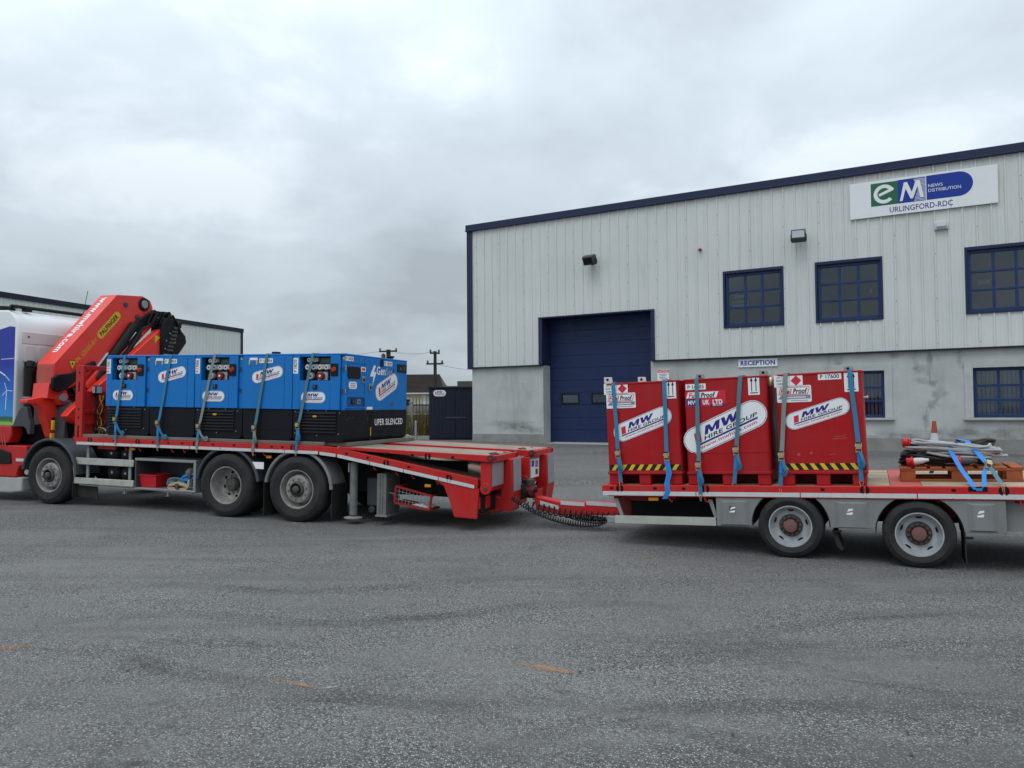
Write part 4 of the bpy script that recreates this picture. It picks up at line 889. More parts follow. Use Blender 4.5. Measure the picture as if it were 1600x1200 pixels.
# --- chassis
for y0 in (.82, 1.60): m = MB(); m.prism([(-1.6, .12), (5.7, .12), (8.0, -.02), (8.0, .18), (5.7, .46), (-1.6, .46)], 'y', y0, y0 + .09, 'chassis'); m.build('chassis_rail', LO, bev=.006)
for u in (-.9, .9, 2.3, 3.2, 4.55, 6.0, 6.9): m = MB(); m.box(u, u + .12, .90, 1.61, .16, .44, 'chassis'); m.build('crossmember', LO)
for u in (0, 3.87, 5.23): m = MB(); m.cyl((u, .30, 0), (u, 2.2, 0), .075, 'chassis', n=14); m.lathe([(.08, -.25), (.19, -.12), (.2, .12), (.08, .25)], (u, 1.25, 0), (0, 1, 0), 'chassis', n=18); m.build('axle', LO)
m = MB(); m.box(1.1, 3.3, 1.75, 2.4, -.1, .42, 'chassis'); m.build('fuel_tank', LO, bev=.05)
m = MB(); m.box(6.28, 6.50, .35, .80, -.24, .20, 'slate_grey'); m.cyl((6.36, .36, -.30), (6.36, .8, -.30), .06, 'slate_grey', n=12); m.build('hydraulic_tank', LO, bev=.02)
m = MB(); m.box(5.6, 7.9, .55, .60, -.05, .5, 'chassis'); m.build('dark_fill_panel', LO); m = MB(); m.box(.5, 3.3, .72, .75, -.1, .56, 'chassis'); m.build('dark_fill_panel', LO)  # black fill panels, added to make the space under the deck dark
m = MB(); m.box(5.95, 7.7, 2.30, 2.36, -.28, .42, 'chassis'); m.build('far_light_screen', LO, bev=.02); m = MB(); m.box(.7, 1.08, 1.9, 2.4, -.2, .45, 'chassis'); m.build('battery_box', LO, bev=.02)  # the far-side panel is unseen, added to block light from under the deck
m = MB(); m.box(5.8, 7.6, .95, 1.55, -.12, .40, 'chassis'); m.build('spare_carrier', LO, bev=.04); m = MB(); m.box(1.0, 3.3, .95, 1.55, -.1, .42, 'chassis'); m.build('transmission', LO, bev=.06)
# --- wheels and mudguards
for st, u in (('front', 0), ('drive', 3.87), ('front', 5.23)):
    wheel(LO, st, (u, 0, 0)); wheel(LO, 'front' if st == 'front' else st, (u, 2.5, 0), far=True)
arc(LO, 'mudguard', .0, .0, .625, 3, 172, -.01, .50, 'slate_grey', th=.03)
arc(LO, 'mudguard', 3.87, .0, .60, 8, 172, .02, .62, 'slate_grey', th=.015); arc(LO, 'mudguard', 5.23, .0, .60, 2, 172, .02, .45, 'trailer_grey', th=.015)
for u0, w0, w1 in ((.52, -.38, .0), (4.58, -.46, .16), (5.84, -.44, .10)): m = MB(); m.box(u0, u0 + .012, .03, .5, w0, w1, 'mudflap'); m.build('mud_flap', LO)
m = MB(); m.prism([(.50, -.10), (.54, -.36), (1.02, -.39), (1.00, -.13)], 'y', .13, .14, 'mudflap'); m.build('splash_panel', LO)
m = MB(); m.box(4.36, 4.58, .02, .03, .29, .40, 'sticker'); m.build('hazard_tag', LO, bev=.003)
# --- side guard, air tanks, locker
sgd = MB(); sgd.box(.50, 1.87, .05, .085, .215, .335, 'alu'); sgd = sgd.build('guard_rail', LO, bev=.008)
q = MB(); q.box(.50, 1.88, .05, .085, -.13, -.02, 'alu'); q.build('guard_rail', LO, bev=.008); q = MB(); q.box(.50, .535, .052, .084, -.02, .215, 'alu'); q.build('guard_end', LO, bev=.004)
for u in (.77, 1.73): q = MB(); q.box(u, u + .055, .09, .12, -.02, .56, 'galv'); q.build('guard_post', LO, bev=.004)
for u, w_, r_ in ((1.30, .085, .145), (1.60, .075, .14), (1.28, .42, .14), (1.58, .41, .14)):
    q = MB(); q.lathe([(0, -.035), (r_ * .5, -.025), (r_ * .85, .01), (r_, .06), (r_, .60)], (u, .17, w_), (0, 1, 0), 'black', n=28); q.cyl((u + .02, .128, w_ + .01), (u + .02, .15, w_ + .01), .022, 'steel', n=8); q.build('air_tank', LO)
LKx0, LKx1, LKz0, LKz1 = 1.90, 3.20, -.165, .375
q = MB(); t_ = .03
q.box(LKx0, LKx1, .06, .66, LKz1 - .045, LKz1, 'galv'); q.box(LKx0, LKx1, .06, .66, LKz0, LKz0 + .03, 'galv'); q.box(LKx0, LKx0 + t_, .06, .66, LKz0 + .03, LKz1 - .045, 'slate_grey'); q.box(LKx1 - t_ - .02, LKx1, .06, .66, LKz0 + .03, LKz1 - .045, 'galv'); q.box(LKx0 + t_, LKx1 - .05, .62, .66, LKz0 + .03, LKz1 - .045, 'slate_grey'); q.build('tool_locker', LO, bev=.006)
q = MB(); q.prism([(.6, -.16), (3.1, -.19), (3.1, -.175), (.6, -.145)], 'y', .10, .62, 'alu'); q.build('locker_shelf', LO)
for u in (1.60, 2.55): q = MB(); q.cyl((u, .15, -.25), (u, .15, -.18), .018, 'steel', n=10); q.cyl((u, .15, -.262), (u, .15, -.25), .04, 'steel', n=12); q.build('drain_cock', LO)
amber(LO, 1.83, .06, .525); amber(LO, 4.64, .06, .485); amber(LO, 7.47, .06, .155)
q = MB(); q.box(1.02, 1.42, .10, .14, .50, .56, 'red_paint'); q.build('guard_bracket', LO)
# --- landing legs and wire basket
q = MB(); q.cyl((6.16, .16, -.36), (6.16, .16, .45), .062, 'dirty_shaded_galv', n=20); q.cyl((6.16, .16, -.37), (6.16, .16, -.30), .052, 'concrete', n=20); q.lathe([(.14, -.42), (.145, -.405), (.06, -.385)], (6.16, .16, 0), (0, 0, 1), 'plinth', n=24, cap0=True); q.box(6.09, 6.11, .1, .13, .3, .44, 'galv'); q.build('support_leg', LO)
q = MB(); q.box(6.60, 6.76, .10, .55, -.34, .30, 'dirty_shaded_galv'); q.box(6.655, 6.66, .096, .10, -.3, .28, 'black'); q.box(6.70, 6.705, .096, .10, -.3, .28, 'black'); q.box(6.58, 6.78, .09, .56, -.36, -.335, 'trailer_grey'); q.build('box_leg', LO, bev=.006)
q = MB(); q.tube([(6.76, .2, .0), (6.84, .2, -.01), (6.87, .2, -.10)], .012, 'galv', n=6); q.build('leg_handle', LO)
bk = MB()
A = [V((6.93, .10, .12)), V((7.52, .10, .0)), V((7.49, .10, -.21)), V((6.91, .10, -.13))]
for i in range(4): bk.bar(A[i], A[(i + 1) % 4], .03, .03, 'dirty_shaded_red', up=(0, 1, 0))
for p in A: bk.bar(p, p + V((0, .35, 0)), .025, .025, 'dirty_shaded_red')
bk = bk.build('wire_basket', LO)
for i in range(1, 10): q = MB(); q.tube([A[0].lerp(A[1], i / 10), A[3].lerp(A[2], i / 10)], .004, 'galv', n=4); q.build('wire', bk)
for i in range(1, 4): q = MB(); q.tube([A[0].lerp(A[3], i / 4), A[1].lerp(A[2], i / 4)], .004, 'galv', n=4); q.build('wire', bk)
q = MB(); q.prism([(6.93, -.12), (7.5, -.2), (7.5, -.21), (6.93, -.13)], 'y', .11, .45, 'dark_red'); q.prism([(7.18, -.15), (7.36, -.13), (7.46, -.19)], 'y', .13, .4, 'sticker'); q.build('basket_floor', bk)
q = MB(); q.bar((7.2, .25, .05), (7.2, .25, .36), .03, .03, 'galv'); q.build('basket_hanger', LO)
# --- headboard behind the crane
hb = MB(); hb.prism([(.54, .70), (.60, .60), (.75, .60), (.75, .70)], 'y', -.005, .06, 'red_paint'); hb.box(.58, .75, -.005, .06, .70, 1.98, 'red_paint'); hbo = hb.build('headboard_post', LO, bev=.008)
for w_, h in ((1.85, .012), (1.60, .08), (1.05, .012), (.80, .10), (1.2, .012)): q = MB(); q.prism(rrect(.03, h * 2 + .02, .012), 'y', -.0075, -.004, 'hole'); o = q.build('post_slot', hbo); o.location = (.665, 0, w_)
hb = MB(); hb.box(.58, .75, 2.44, 2.505, .60, 1.98, 'red_paint'); hb.build('headboard_post', LO, bev=.008)
for w0, w1 in ((1.90, 1.98), (1.12, 1.20), (.92, .98)): q = MB(); q.box(.66, .74, .06, 2.44, w0, w1, 'red_paint'); q.build('headboard_rail', LO, bev=.006)
q = MB(); q.box(.70, .72, .06, 2.44, .70, 1.52, 'red_paint'); q.build('headboard_panel', LO)
q = MB(); q.box(.74, .82, .20, .36, 1.46, 1.63, 'black'); wl_ = q.build('work_lamp', LO, bev=.015); q = MB(); q.box(.82, .826, .225, .335, 1.49, 1.61, 'lamp_glass'); q.box(.755, .81, .192, .2, 1.49, 1.61, 'lamp_glass'); q.build('lens', wl_)
q = MB()
for k in range(7):
    y_ = .25 + .08 * (k % 3); q.tube([(.80 + .03 * math.sin(k * 1.7 + i * .7), y_ + .04 * math.sin(i * 1.1 + k), 1.45 - .075 * i) for i in range(11)], .009, ['black', 'ink_yellow', 'brown'][k % 3] if k < 5 else 'black', n=6)
for k in range(5): q.tube([(.85 + .12 * math.cos(a) * (1 + .1 * k), .25 + .02 * k, .78 + .06 * math.sin(a) + .01 * k) for a in [i * .5 for i in range(13)]], .012, ['brown', 'black', 'glove_tan'][k % 3], n=6)
q = q.build('lashing_tangle', LO); tag(q, kind='stuff')

# ================================================================== cab
cb = MB(); cb.prism([(-3.1, .86), (-.93, .86), (-.93, 2.05), (-.90, 2.10), (-.90, 2.62), (-.915, 2.76), (-.97, 2.88), (-1.06, 2.97), (-1.18, 3.02), (-2.6, 3.05), (-2.95, 2.6), (-3.15, 1.6)], 'y', .03, 2.47, 'white_paint'); cab = cb.build('cab', LO, bev=.03)
q = MB(); q.flat([(-3.0, .88), (-.965, .88), (-.965, 2.70), (-1.10, 2.715), (-1.35, 2.66), (-1.9, 2.40), (-3.0, 2.3)], (0, .0285, 0), (1, 0, 0), (0, 0, 1), 'cab_print', 0); q.build('printed_livery', cab)
q = MB()
def lineseg(a, b, w_): q.bar((a[0], .0265, a[1]), (b[0], .0265, b[1]), .002, w_, 'white_paint', up=(-(b[1] - a[1]), 0, b[0] - a[0]))
lineseg((-1.16, 1.16), (-1.14, 1.52), .014); lineseg((-1.14, 1.52), (-.99, 1.51), .010); lineseg((-1.14, 1.52), (-1.20, 1.66), .010); lineseg((-1.14, 1.52), (-1.25, 1.42), .010)
lineseg((-1.35, 1.88), (-1.19, 1.80), .022); lineseg((-1.19, 1.80), (-1.07, 1.70), .012); lineseg((-1.30, 2.10), (-.98, 2.115), .010); q.build('printed_turbines', cab)
q = MB(); q.box(-.899, -.885, .12, 2.38, 2.40, 2.62, 'cab_grey'); q.build('rear_panel', cab, bev=.006); q = MB(); q.cyl((-.884, .24, 2.53), (-.880, .24, 2.53), .02, 'hole', n=10); q.build('drain_hole', cab)
for y0 in (.16, .44, .72, 1.0, 1.28, 1.56, 1.84, 2.12): q = MB(); q.box(-.905, -.884, y0, y0 + .22, 2.06, 2.37, 'cab_grey'); q.build('rear_rib', cab, bev=.012)
q = MB(); q.prism([(-.93, 2.05), (-.80, 1.98), (-.93, 1.92)], 'y', .2, 2.3, 'black'); q.build('rear_ledge', cab)
q = MB(); q.prism([(-1.05, 3.05), (-.95, 3.075), (-1.8, 3.14), (-2.2, 3.12)], 'y', .05, .12, 'black'); q.build('roof_rail', cab)
q = MB(); q.tube([(-1.12, .06 + .2 * i, 3.10 + .0 * i) for i in range(12)], .035, 'black', n=8); q.tube([(-1.12, .02, 3.05), (-1.12, .06, 3.10)], .03, 'black', n=6); q.box(-1.16, -1.04, .3, .42, 3.02, 3.09, 'black'); q.box(-1.16, -1.04, 1.7, 1.82, 3.02, 3.09, 'black'); q.build('roof_light_bar', cab)
q = MB(); q.tube([(-1.9, .05, 3.05), (-1.5, .06, 3.05), (-1.2, .07, 3.045), (-1.1, .12, 3.03)], .02, 'black', n=6); q.build('roof_seal', cab)
q = MB(); q.tube([(-1.0, 1.5, 3.0), (-1.0, 1.62, 3.6)], .006, 'black', n=5); q.build('aerial', cab)
# cab lower side, steps and skirts
q = MB(); q.prism([(-3.1, .86), (-3.1, .45), (-1.05, .55), (-.98, .70), (-1.0, .86)], 'y', .02, .25, 'red_paint'); q.build('lower_side', LO, bev=.02)
for k in range(3): q = MB(); q.bar((-1.12 - .07 * k, .016, .5), (-1.15 - .07 * k, .016, .72), .008, .02, 'faded_red', up=(1, 0, 0)); q.build('side_louvre', LO)
q = MB(); q.prism([(-3.1, .50), (-.62, .505), (-.62, .16), (-.80, .12), (-.86, -.08), (-3.1, -.10)], 'y', .04, .3, 'red_paint'); q.build('front_skirt', LO, bev=.02)
q = MB(); q.prism([(-3.1, .42), (-1.25, .43), (-1.0, .37), (-.97, .17), (-1.1, .16), (-3.1, .15)], 'y', .015, .06, 'black'); q.build('step_recess', LO, bev=.015)
q = MB(); q.box(-.86, -.66, .03, .039, .215, .268, 'white_tape'); q.build('reflective_tape', LO)
q = MB(); q.prism([(-3.1, -.10), (-.74, -.08), (-.72, -.34), (-1.0, -.38), (-3.1, -.41)], 'y', .05, .4, 'concrete'); q.build('step_box', LO, bev=.03)
q = MB(); q.box(-.66, -.5, .2, .5, -.3, -.06, 'concrete'); q.cyl((-.62, .05, .02), (-.62, .1, .02), .05, 'lamp_glass', n=12); q.build('step_bracket', LO, bev=.01)
q = MB(); q.box(-2.9, -.55, .4, 2.1, .1, .86, 'chassis'); q.build('engine_shroud', LO)
# exhaust stack and brackets behind the cab
q = MB(); q.cyl((-.70, .13, 1.35), (-.70, .13, 1.95), .10, 'black', n=20); q.cyl((-.70, .13, 1.95), (-.72, .16, 2.06), .07, 'black', n=16); q.cyl((-.70, .13, 1.38), (-.70, .13, 1.41), .112, 'galv', n=20); q.cyl((-.70, .13, 1.0), (-.70, .13, 1.35), .085, 'black', n=18); q.cyl((-.62, .32, 1.2), (-.62, .32, 1.95), .06, 'black', n=14); q.build('exhaust_stack', LO)
q = MB(); q.prism([(-.95, .85), (-.80, 1.15), (-.72, 1.22), (-.60, 1.22), (-.56, 1.05), (-.50, .95), (-.50, .72), (-.56, .72), (-.60, .82), (-.68, .86)], 'y', -.0, .10, 'slate_grey'); q.build('cab_mount', LO, bev=.015)
# ================================================================== crane
cr = MB(); cr.prism([(-.30, 1.36), (-.30, 1.29), (-.08, 1.27), (.02, 1.17), (.10, .98), (.22, .66), (.40, .58), (.52, .66), (.40, .92), (.34, 1.16), (.26, 1.32), (.08, 1.42), (-.10, 1.39)], 'x', -.40, -.22, 'crane_red'); crane = cr.build('crane', LO, bev=.015)
q = MB(); q.cyl((-.225, .24, 1.0), (-.21, .24, 1.0), .035, 'hole', n=12); q.build('plate_hole', crane)
q = MB(); q.box(-.62, .10, .34, 2.2, .40, .62, 'chassis'); q.build('crane_base', crane, bev=.02)
q = MB(); q.cyl((-.28, .95, .72), (-.28, .95, 1.75), .24, 'crane_red', n=24); q.prism([(.55, 1.45), (.75, 1.35), (1.2, 1.4), (1.35, 1.9), (1.1, 2.15), (.7, 1.75)], 'x', -.46, -.12, 'crane_red'); q.build('column', crane, bev=.012)
bm = [(.13, 1.60), (.13, 2.02), (1.50, 3.47), (2.16, 3.53), (2.36, 3.46), (2.44, 3.32), (2.40, 3.18), (2.09, 2.97), (1.67, 2.60), (1.19, 2.14), (.69, 1.68), (.42, 1.56)]
q = MB(); q.prism(bm, 'x', -.52, -.10, 'crane_red'); q.box(-.50, -.12, .122, .131, 1.63, 2.0, 'faded_red'); boom = q.build('main_boom', crane, bev=.018)
q = MB(); q.prism([(.02, 1.38), (.05, 1.66), (.14, 1.62), (.42, 1.55), (.48, 1.40), (.40, 1.28), (.28, 1.26), (.20, 1.36)], 'x', -.50, -.12, 'crane_red'); q.build('boom_foot', crane, bev=.01)
def pin(y_, z_, r_, x0=-.53, x1=-.075, mat='galv', nm='boom_pin'): q = MB(); q.cyl((x0, y_, z_), (x1, y_, z_), r_, mat, n=18); q.build(nm, crane, bev=.006)
pin(2.19, 3.36, .14, mat='black'); pin(2.19, 3.36, .085, x1=-.06); pin(1.72, 3.30, .05, mat='slate_grey'); pin(2.02, 3.09, .05, mat='slate_grey'); pin(.32, 1.40, .075, x1=-.06)
# linkage arms (dark)
q = MB(); q.prism([(.05, 1.62), (.06, 1.76), (.16, 1.82), (.45, 1.86), (.95, 2.12), (1.0, 2.04), (.55, 1.72), (.32, 1.54), (.18, 1.50), (.08, 1.54)], 'x', -.095, -.03, 'black'); q.build('link_arm', crane, bev=.012)
q = MB(); q.prism([(1.85, 2.80), (1.90, 2.96), (2.42, 3.28), (2.52, 3.24), (2.54, 3.12), (2.46, 3.06), (2.0, 2.78)], 'x', -.095, -.02, 'black'); q.cyl((-.10, 2.50, 3.16), (-.0, 2.50, 3.16), .10, 'black', n=18); q.cyl((-.10, 1.95, 2.87), (.0, 1.95, 2.87), .11, 'black', n=18); q.build('link_arm', crane, bev=.01)
q = MB(); q.cyl((-.05, 1.0, 1.75), (-.05, 1.90, 2.90), .095, 'black', n=18); q.cyl((.02, 1.22, 1.75), (.02, 1.98, 2.72), .05, 'black', n=12); q.cyl((-.09, 1.02, 1.95), (-.09, 1.30, 2.28), .032, 'steel', n=10); q.build('boom_cylinder', crane)
q = MB(); q.cyl((-.2, .55, 1.5), (-.2, 1.1, 1.62), .12, 'black', n=16); q.build('slew_cylinder', crane)
# outer boom folded alongside
q = MB(); q.prism([(.16, 1.06), (.26, 1.17), (2.40, 2.90), (2.42, 2.36), (1.7, 2.02), (.55, .98), (.35, .92)], 'x', .03, .20, 'crane_red'); ob = q.build('outer_boom', crane, bev=.012)
q = MB(); q.prism([(.7, 1.62), (1.0, 1.95), (1.5, 2.25), (2.3, 3.0), (2.36, 2.93), (1.5, 2.12), (.9, 1.5)], 'x', -.08, .0, 'crane_red'); q.build('extension_boom', crane, bev=.01)
for w_ in (.25, .62): q = MB(); a_ = V((.205, .26 + 2.14 * w_, 1.17 + 1.73 * w_)); q.box(.19, .204, a_.y - .02, a_.y + .05, a_.z - .10, a_.z - .07, 'black'); q.build('cable_clip', ob)
q = MB(); q.prism([(-.10, 0), (.10, 0), (0, .13)], 'x', 0, .002, 'ink_yellow'); o = q.build('warning_label', ob); o.location = (.2015, 2.28, 2.62); o.rotation_euler.x = .7
# hydraulic head
q = MB(); q.prism([(2.34, 2.30), (2.34, 2.95), (2.42, 3.10), (2.70, 3.10), (2.80, 2.95), (3.02, 2.76), (3.05, 2.62), (2.90, 2.44), (2.76, 2.28)], 'x', -.05, .26, 'black'); hh = q.build('hydraulic_head', crane, bev=.02)
for i in range(6): q = MB(); a = random.uniform(2.40, 2.75); q.cyl((.02 + .04 * i, a, 3.05), (.02 + .04 * i, a + random.uniform(-.05, .05), 3.18 + .03 * (i % 3)), .035, 'black', n=8); q.build('hose_fitting', hh)
for i in range(4): q = MB(); q.tube([(.1 + .04 * i, 2.25, 2.9 + .05 * i), (.12, 2.36, 3.08 + .02 * i), (.12, 2.52, 3.16), (.1, 2.7, 3.08), (.1 + .05 * i, 2.86, 2.92)], .02, 'black', n=6); q.build('hydraulic_hose', hh)
for yq, zq in ((2.45, 2.62), (2.55, 2.78), (2.42, 2.45), (2.7, 2.6), (2.62, 2.42)): q = MB(); q.cyl((.25, yq, zq), (.275, yq, zq), .018, 'steel', n=6); q.build('bolt', hh)
q = MB(); q.box(.255, .27, 2.40, 2.72, 2.30, 2.34, 'galv'); q.box(-.02, .2, 2.80, 2.95, 2.93, 3.04, 'black'); q.build('valve_block', hh, bev=.01)
for i in range(9):
    a = random.uniform(-.05, .25); y_ = random.uniform(2.35, 2.75); q = MB(); q.tube([(a, y_ - .15, 2.95), (a + .03, y_ - .05, 3.12 + random.uniform(0, .08)), (a, y_ + .08, 3.14 + random.uniform(0, .06)), (a + .05, y_ + .2, 2.98), (a + .06, y_ + .26, 2.8)], .014 + .008 * (i % 2), 'black', n=6); q.build('hydraulic_hose', hh)
for i in range(7): q = MB(); z_ = 2.40 + .08 * i; q.box(.262, .285, 2.46 + .03 * i, 2.62 + .03 * i, z_, z_ + .05, 'hub_dark'); q.build('valve_spool', hh, bev=.006)
q = MB(); q.cyl((.1, 2.92, 2.95), (.1, 3.02, 3.06), .05, 'black', n=10); q.cyl((.1, 2.52, 3.14), (.1, 2.52, 3.24), .07, 'black', n=8); q.build('hose_reel', hh)
for i in range(6): q = MB(); q.tube([(-.06 + .02 * i, 1.05 + .05 * i, 1.72), (-.03 + .02 * i, 1.35, 2.0 + .02 * i), (-.03, 1.75, 2.52 - .02 * i), (-.02 + .02 * i, 2.05, 2.85), (.05, 2.3, 2.98)], .014, 'black', n=6); q.build('boom_hose', crane)
# stabiliser beam end with oval eye, at the near side
q = MB(); N_ = 20
outer = [(.26, .52), (.46, .52), (.53, .68), (.52, 1.20), (.44, 1.33), (.32, 1.20), (.27, .90)]
q.prism(outer, 'x', -.26, .02, 'slate_grey'); so = q.build('stabiliser_end', crane, bev=.02)
q = MB(); q.flat([(.40 + .075 * math.cos(a), .90 + .27 * math.sin(a)) for a in [2 * math.pi * i / N_ for i in range(N_)]], (.022, 0, 0), (0, 1, 0), (0, 0, 1), 'hole', .001); q.build('beam_eye', so)
q = MB(); q.box(-.16, -.12, .12, .20, .62, .74, 'ink_yellow'); q.box(-.16, -.12, .14, .20, .80, .98, 'ink_yellow'); q.build('yellow_tag', crane, bev=.01)
for i in range(5): q = MB(); q.tube([(-.3 + .04 * i, .3 + .05 * i, 1.25), (-.25, .55, 1.18 - .03 * i), (-.2, .85, 1.22), (-.2 + .02 * i, 1.0, 1.5)], .018, 'black', n=6); q.build('hydraulic_hose', crane)
q = MB(); q.box(-.6, -.1, .5, 2.0, .72, 1.2, 'black'); q.build('crane_valve_bank', crane, bev=.03)
# lettering on the boom
ax = V((0, 1.37, 1.45)).normalized(); upv = V((0, -ax.z, ax.y)); topc = V((-.31, .13, 2.02))
q = MB(); q.text('www.mwhire.com', topc + ax * 1.12 + V((-.10, 0, 0)) + upv * .002, -ax, (1, 0, 0), 'white_paint', size=.16, fitw=1.62, bold=.03, off=.002); q.build('lettering', boom)
q = MB(); c_ = V((-.0985, .13, 2.02)) + ax * 1.42 - upv * .30
q.flat(pill(.72, .165), c_, ax, upv, 'ink_yellow', .0005); q.build('name_plate', boom)
q = MB(); q.text('PALFINGER', c_ - upv * .045, ax, upv, 'ink_black', size=.09, fitw=.58, bold=.03, off=.002); q.build('lettering', boom)
q = MB(); c_ = V((-.0985, .13, 2.02)) + ax * .68 - upv * .335; q.text('PK 62002-EH', c_, ax, upv, 'ink_yellow', size=.085, fitw=.62, off=.002); q.build('lettering', boom)
q = MB(); c_ = V((-.0985, .13, 2.02)) + ax * .26 - upv * .28; q.flat([(-.09, .08), (.09, .08), (0, -.10)][::-1], c_, (0, 1, 0), (0, 0, 1), 'ink_black', .0006); q.flat([(-.075, .07), (.075, .07), (0, -.08)][::-1], c_, (0, 1, 0), (0, 0, 1), 'ink_yellow', .0014); q.flat(disc(.022, 8), c_ + V((0, 0, .02)), (0, 1, 0), (0, 0, 1), 'ink_black', .002); q.build('warning_label', boom)
# ================================================================== stickers
def rot2(X_, Y_, a):
    X_, Y_ = V(X_), V(Y_); return X_ * math.cos(a) + Y_ * math.sin(a), Y_ * math.cos(a) - X_ * math.sin(a)
LM = [(0, 0), (0, 1), (.33, 1), (.57, .45), (.81, 1), (1.14, 1), (1.14, 0), (.87, 0), (.87, .58), (.66, .08), (.48, .08), (.27, .58), (.27, 0)]
LW = [(0, 1), (.29, 1), (.43, .42), (.60, 1), (.82, 1), (.99, .42), (1.13, 1), (1.42, 1), (1.14, 0), (.86, 0), (.71, .52), (.56, 0), (.28, 0)]
def mw_letters(m, O, X_, Y_, ht, wd, mat):
    k = wd / 2.98
    for pts, x0 in ((LM, 0), (LW, 1.22)): m.flat([((x0 + a + .34 * b) * k, b * ht) for a, b in pts][::-1], O, X_, Y_, mat, .003)
def mw_sticker(par, O, X_, Y_, wd, ht, tilt=0.0, name='company_sticker'):
    """white pill: red slab, MW, HIRE GROUP, rule and web address"""
    X_, Y_ = rot2(X_, Y_, tilt); O = V(O); m = MB()
    m.flat(pill(wd, ht), O, X_, Y_, 'sticker', .002)
    po, pi_ = pill(wd - .05 * ht, ht * .95), pill(wd - .085 * ht, ht * .915); n = len(po)
    for i in range(n): m.flat([po[i], po[(i + 1) % n], pi_[(i + 1) % n], pi_[i]], O, X_, Y_, 'ink_navy', .0027)
    s = m.build(name, par); m = MB(); h = ht; k = wd / ht / 3.0
    def at(a, b): return O + X_ * (a * h * k) + Y_ * (b * h)
    sh = .35
    m.flat([(-1.13 * h * k, -.12 * h), (-.90 * h * k, -.12 * h), (-.80 * h * k, .27 * h), (-1.03 * h * k, .27 * h)], O, X_, Y_, 'ink_red', .003)
    mw_letters(m, at(-.72, .055), X_, Y_, .30 * h, 1.42 * h * k, 'ink_navy')
    m.text('HIRE GROUP', at(-.80, -.115), X_, Y_, 'ink_black', size=.135 * h, fitw=1.98 * h * k, bold=.022, shear=.25, off=.003, align='LEFT')
    m.flat([(-1.16 * h * k, -.215 * h), (1.12 * h * k, -.215 * h), (1.14 * h * k, -.15 * h), (-1.14 * h * k, -.15 * h)], O, X_, Y_, 'ink_navy', .003)
    m.text('www.mwhire.com', at(-1.06, -.355), X_, Y_, 'ink_red', size=.115 * h, fitw=2.1 * h * k, bold=.012, off=.003, align='LEFT')
    m.build('lettering', s); return s
def plate(par, name, O, X_, Y_, wd, ht, txt=None, mat='sticker', ink='ink_black', frac=.6, fit=.85, bold=.015, r=.004):
    m = MB(); m.flat(rrect(wd, ht, min(r, ht * .4)), O, X_, Y_, mat, .002); s = m.build(name, par)
    if txt: m = MB(); m.text(txt, V(O) - V(Y_).normalized() * (ht * frac / 2), X_, Y_, ink, size=ht * frac, fitw=wd * fit, bold=bold, off=.003); m.build('lettering', s)
    return s
XX, YY, ZZ = V((1, 0, 0)), V((0, 1, 0)), V((0, 0, 1))
mw_sticker(ST, (.42, -.014, 1.83), XX, ZZ, .50, .25)
# ================================================================== generators
GW, GD, GH_, GB = .950, 2.12, 1.395, .505
soc = MB(); soc.cyl((0, .0, 0), (0, -.045, 0), .046, 'cable_grey', n=16); soc.cyl((0, -.045, 0), (0, -.052, 0), .038, 'cab_grey', n=16); soc.cyl((0, -.052, 0), (0, -.054, 0), .016, 'ink_navy', n=10); soc.box(.03, .075, -.05, 0, -.03, .045, 'cable_grey'); SOC = soc.mesh('socket')
soc = MB(); soc.cyl((0, .0, 0), (0, -.05, 0), .055, 'cable_grey', n=16); soc.cyl((0, -.05, 0), (0, -.056, 0), .045, 'cab_grey', n=16); soc.cyl((0, -.056, 0), (0, -.058, 0), .018, 'socket_red', n=10); SOCR = soc.mesh('socket')
soc = MB(); soc.box(-.075, .10, -.03, 0, -.065, .065, 'cable_grey'); soc.cyl((0, -.03, 0), (0, -.09, 0), .058, 'socket_red', n=20); soc.cyl((0, -.09, 0), (0, -.095, 0), .02, 'sticker', n=8); SOCB = soc.mesh('power_socket')
hn = MB(); hn.box(-.012, .012, -.018, 0, -.035, .035, 'galv'); hn.cyl((0, -.02, -.035), (0, -.02, .035), .008, 'black', n=8); HINGE = hn.mesh('hinge')
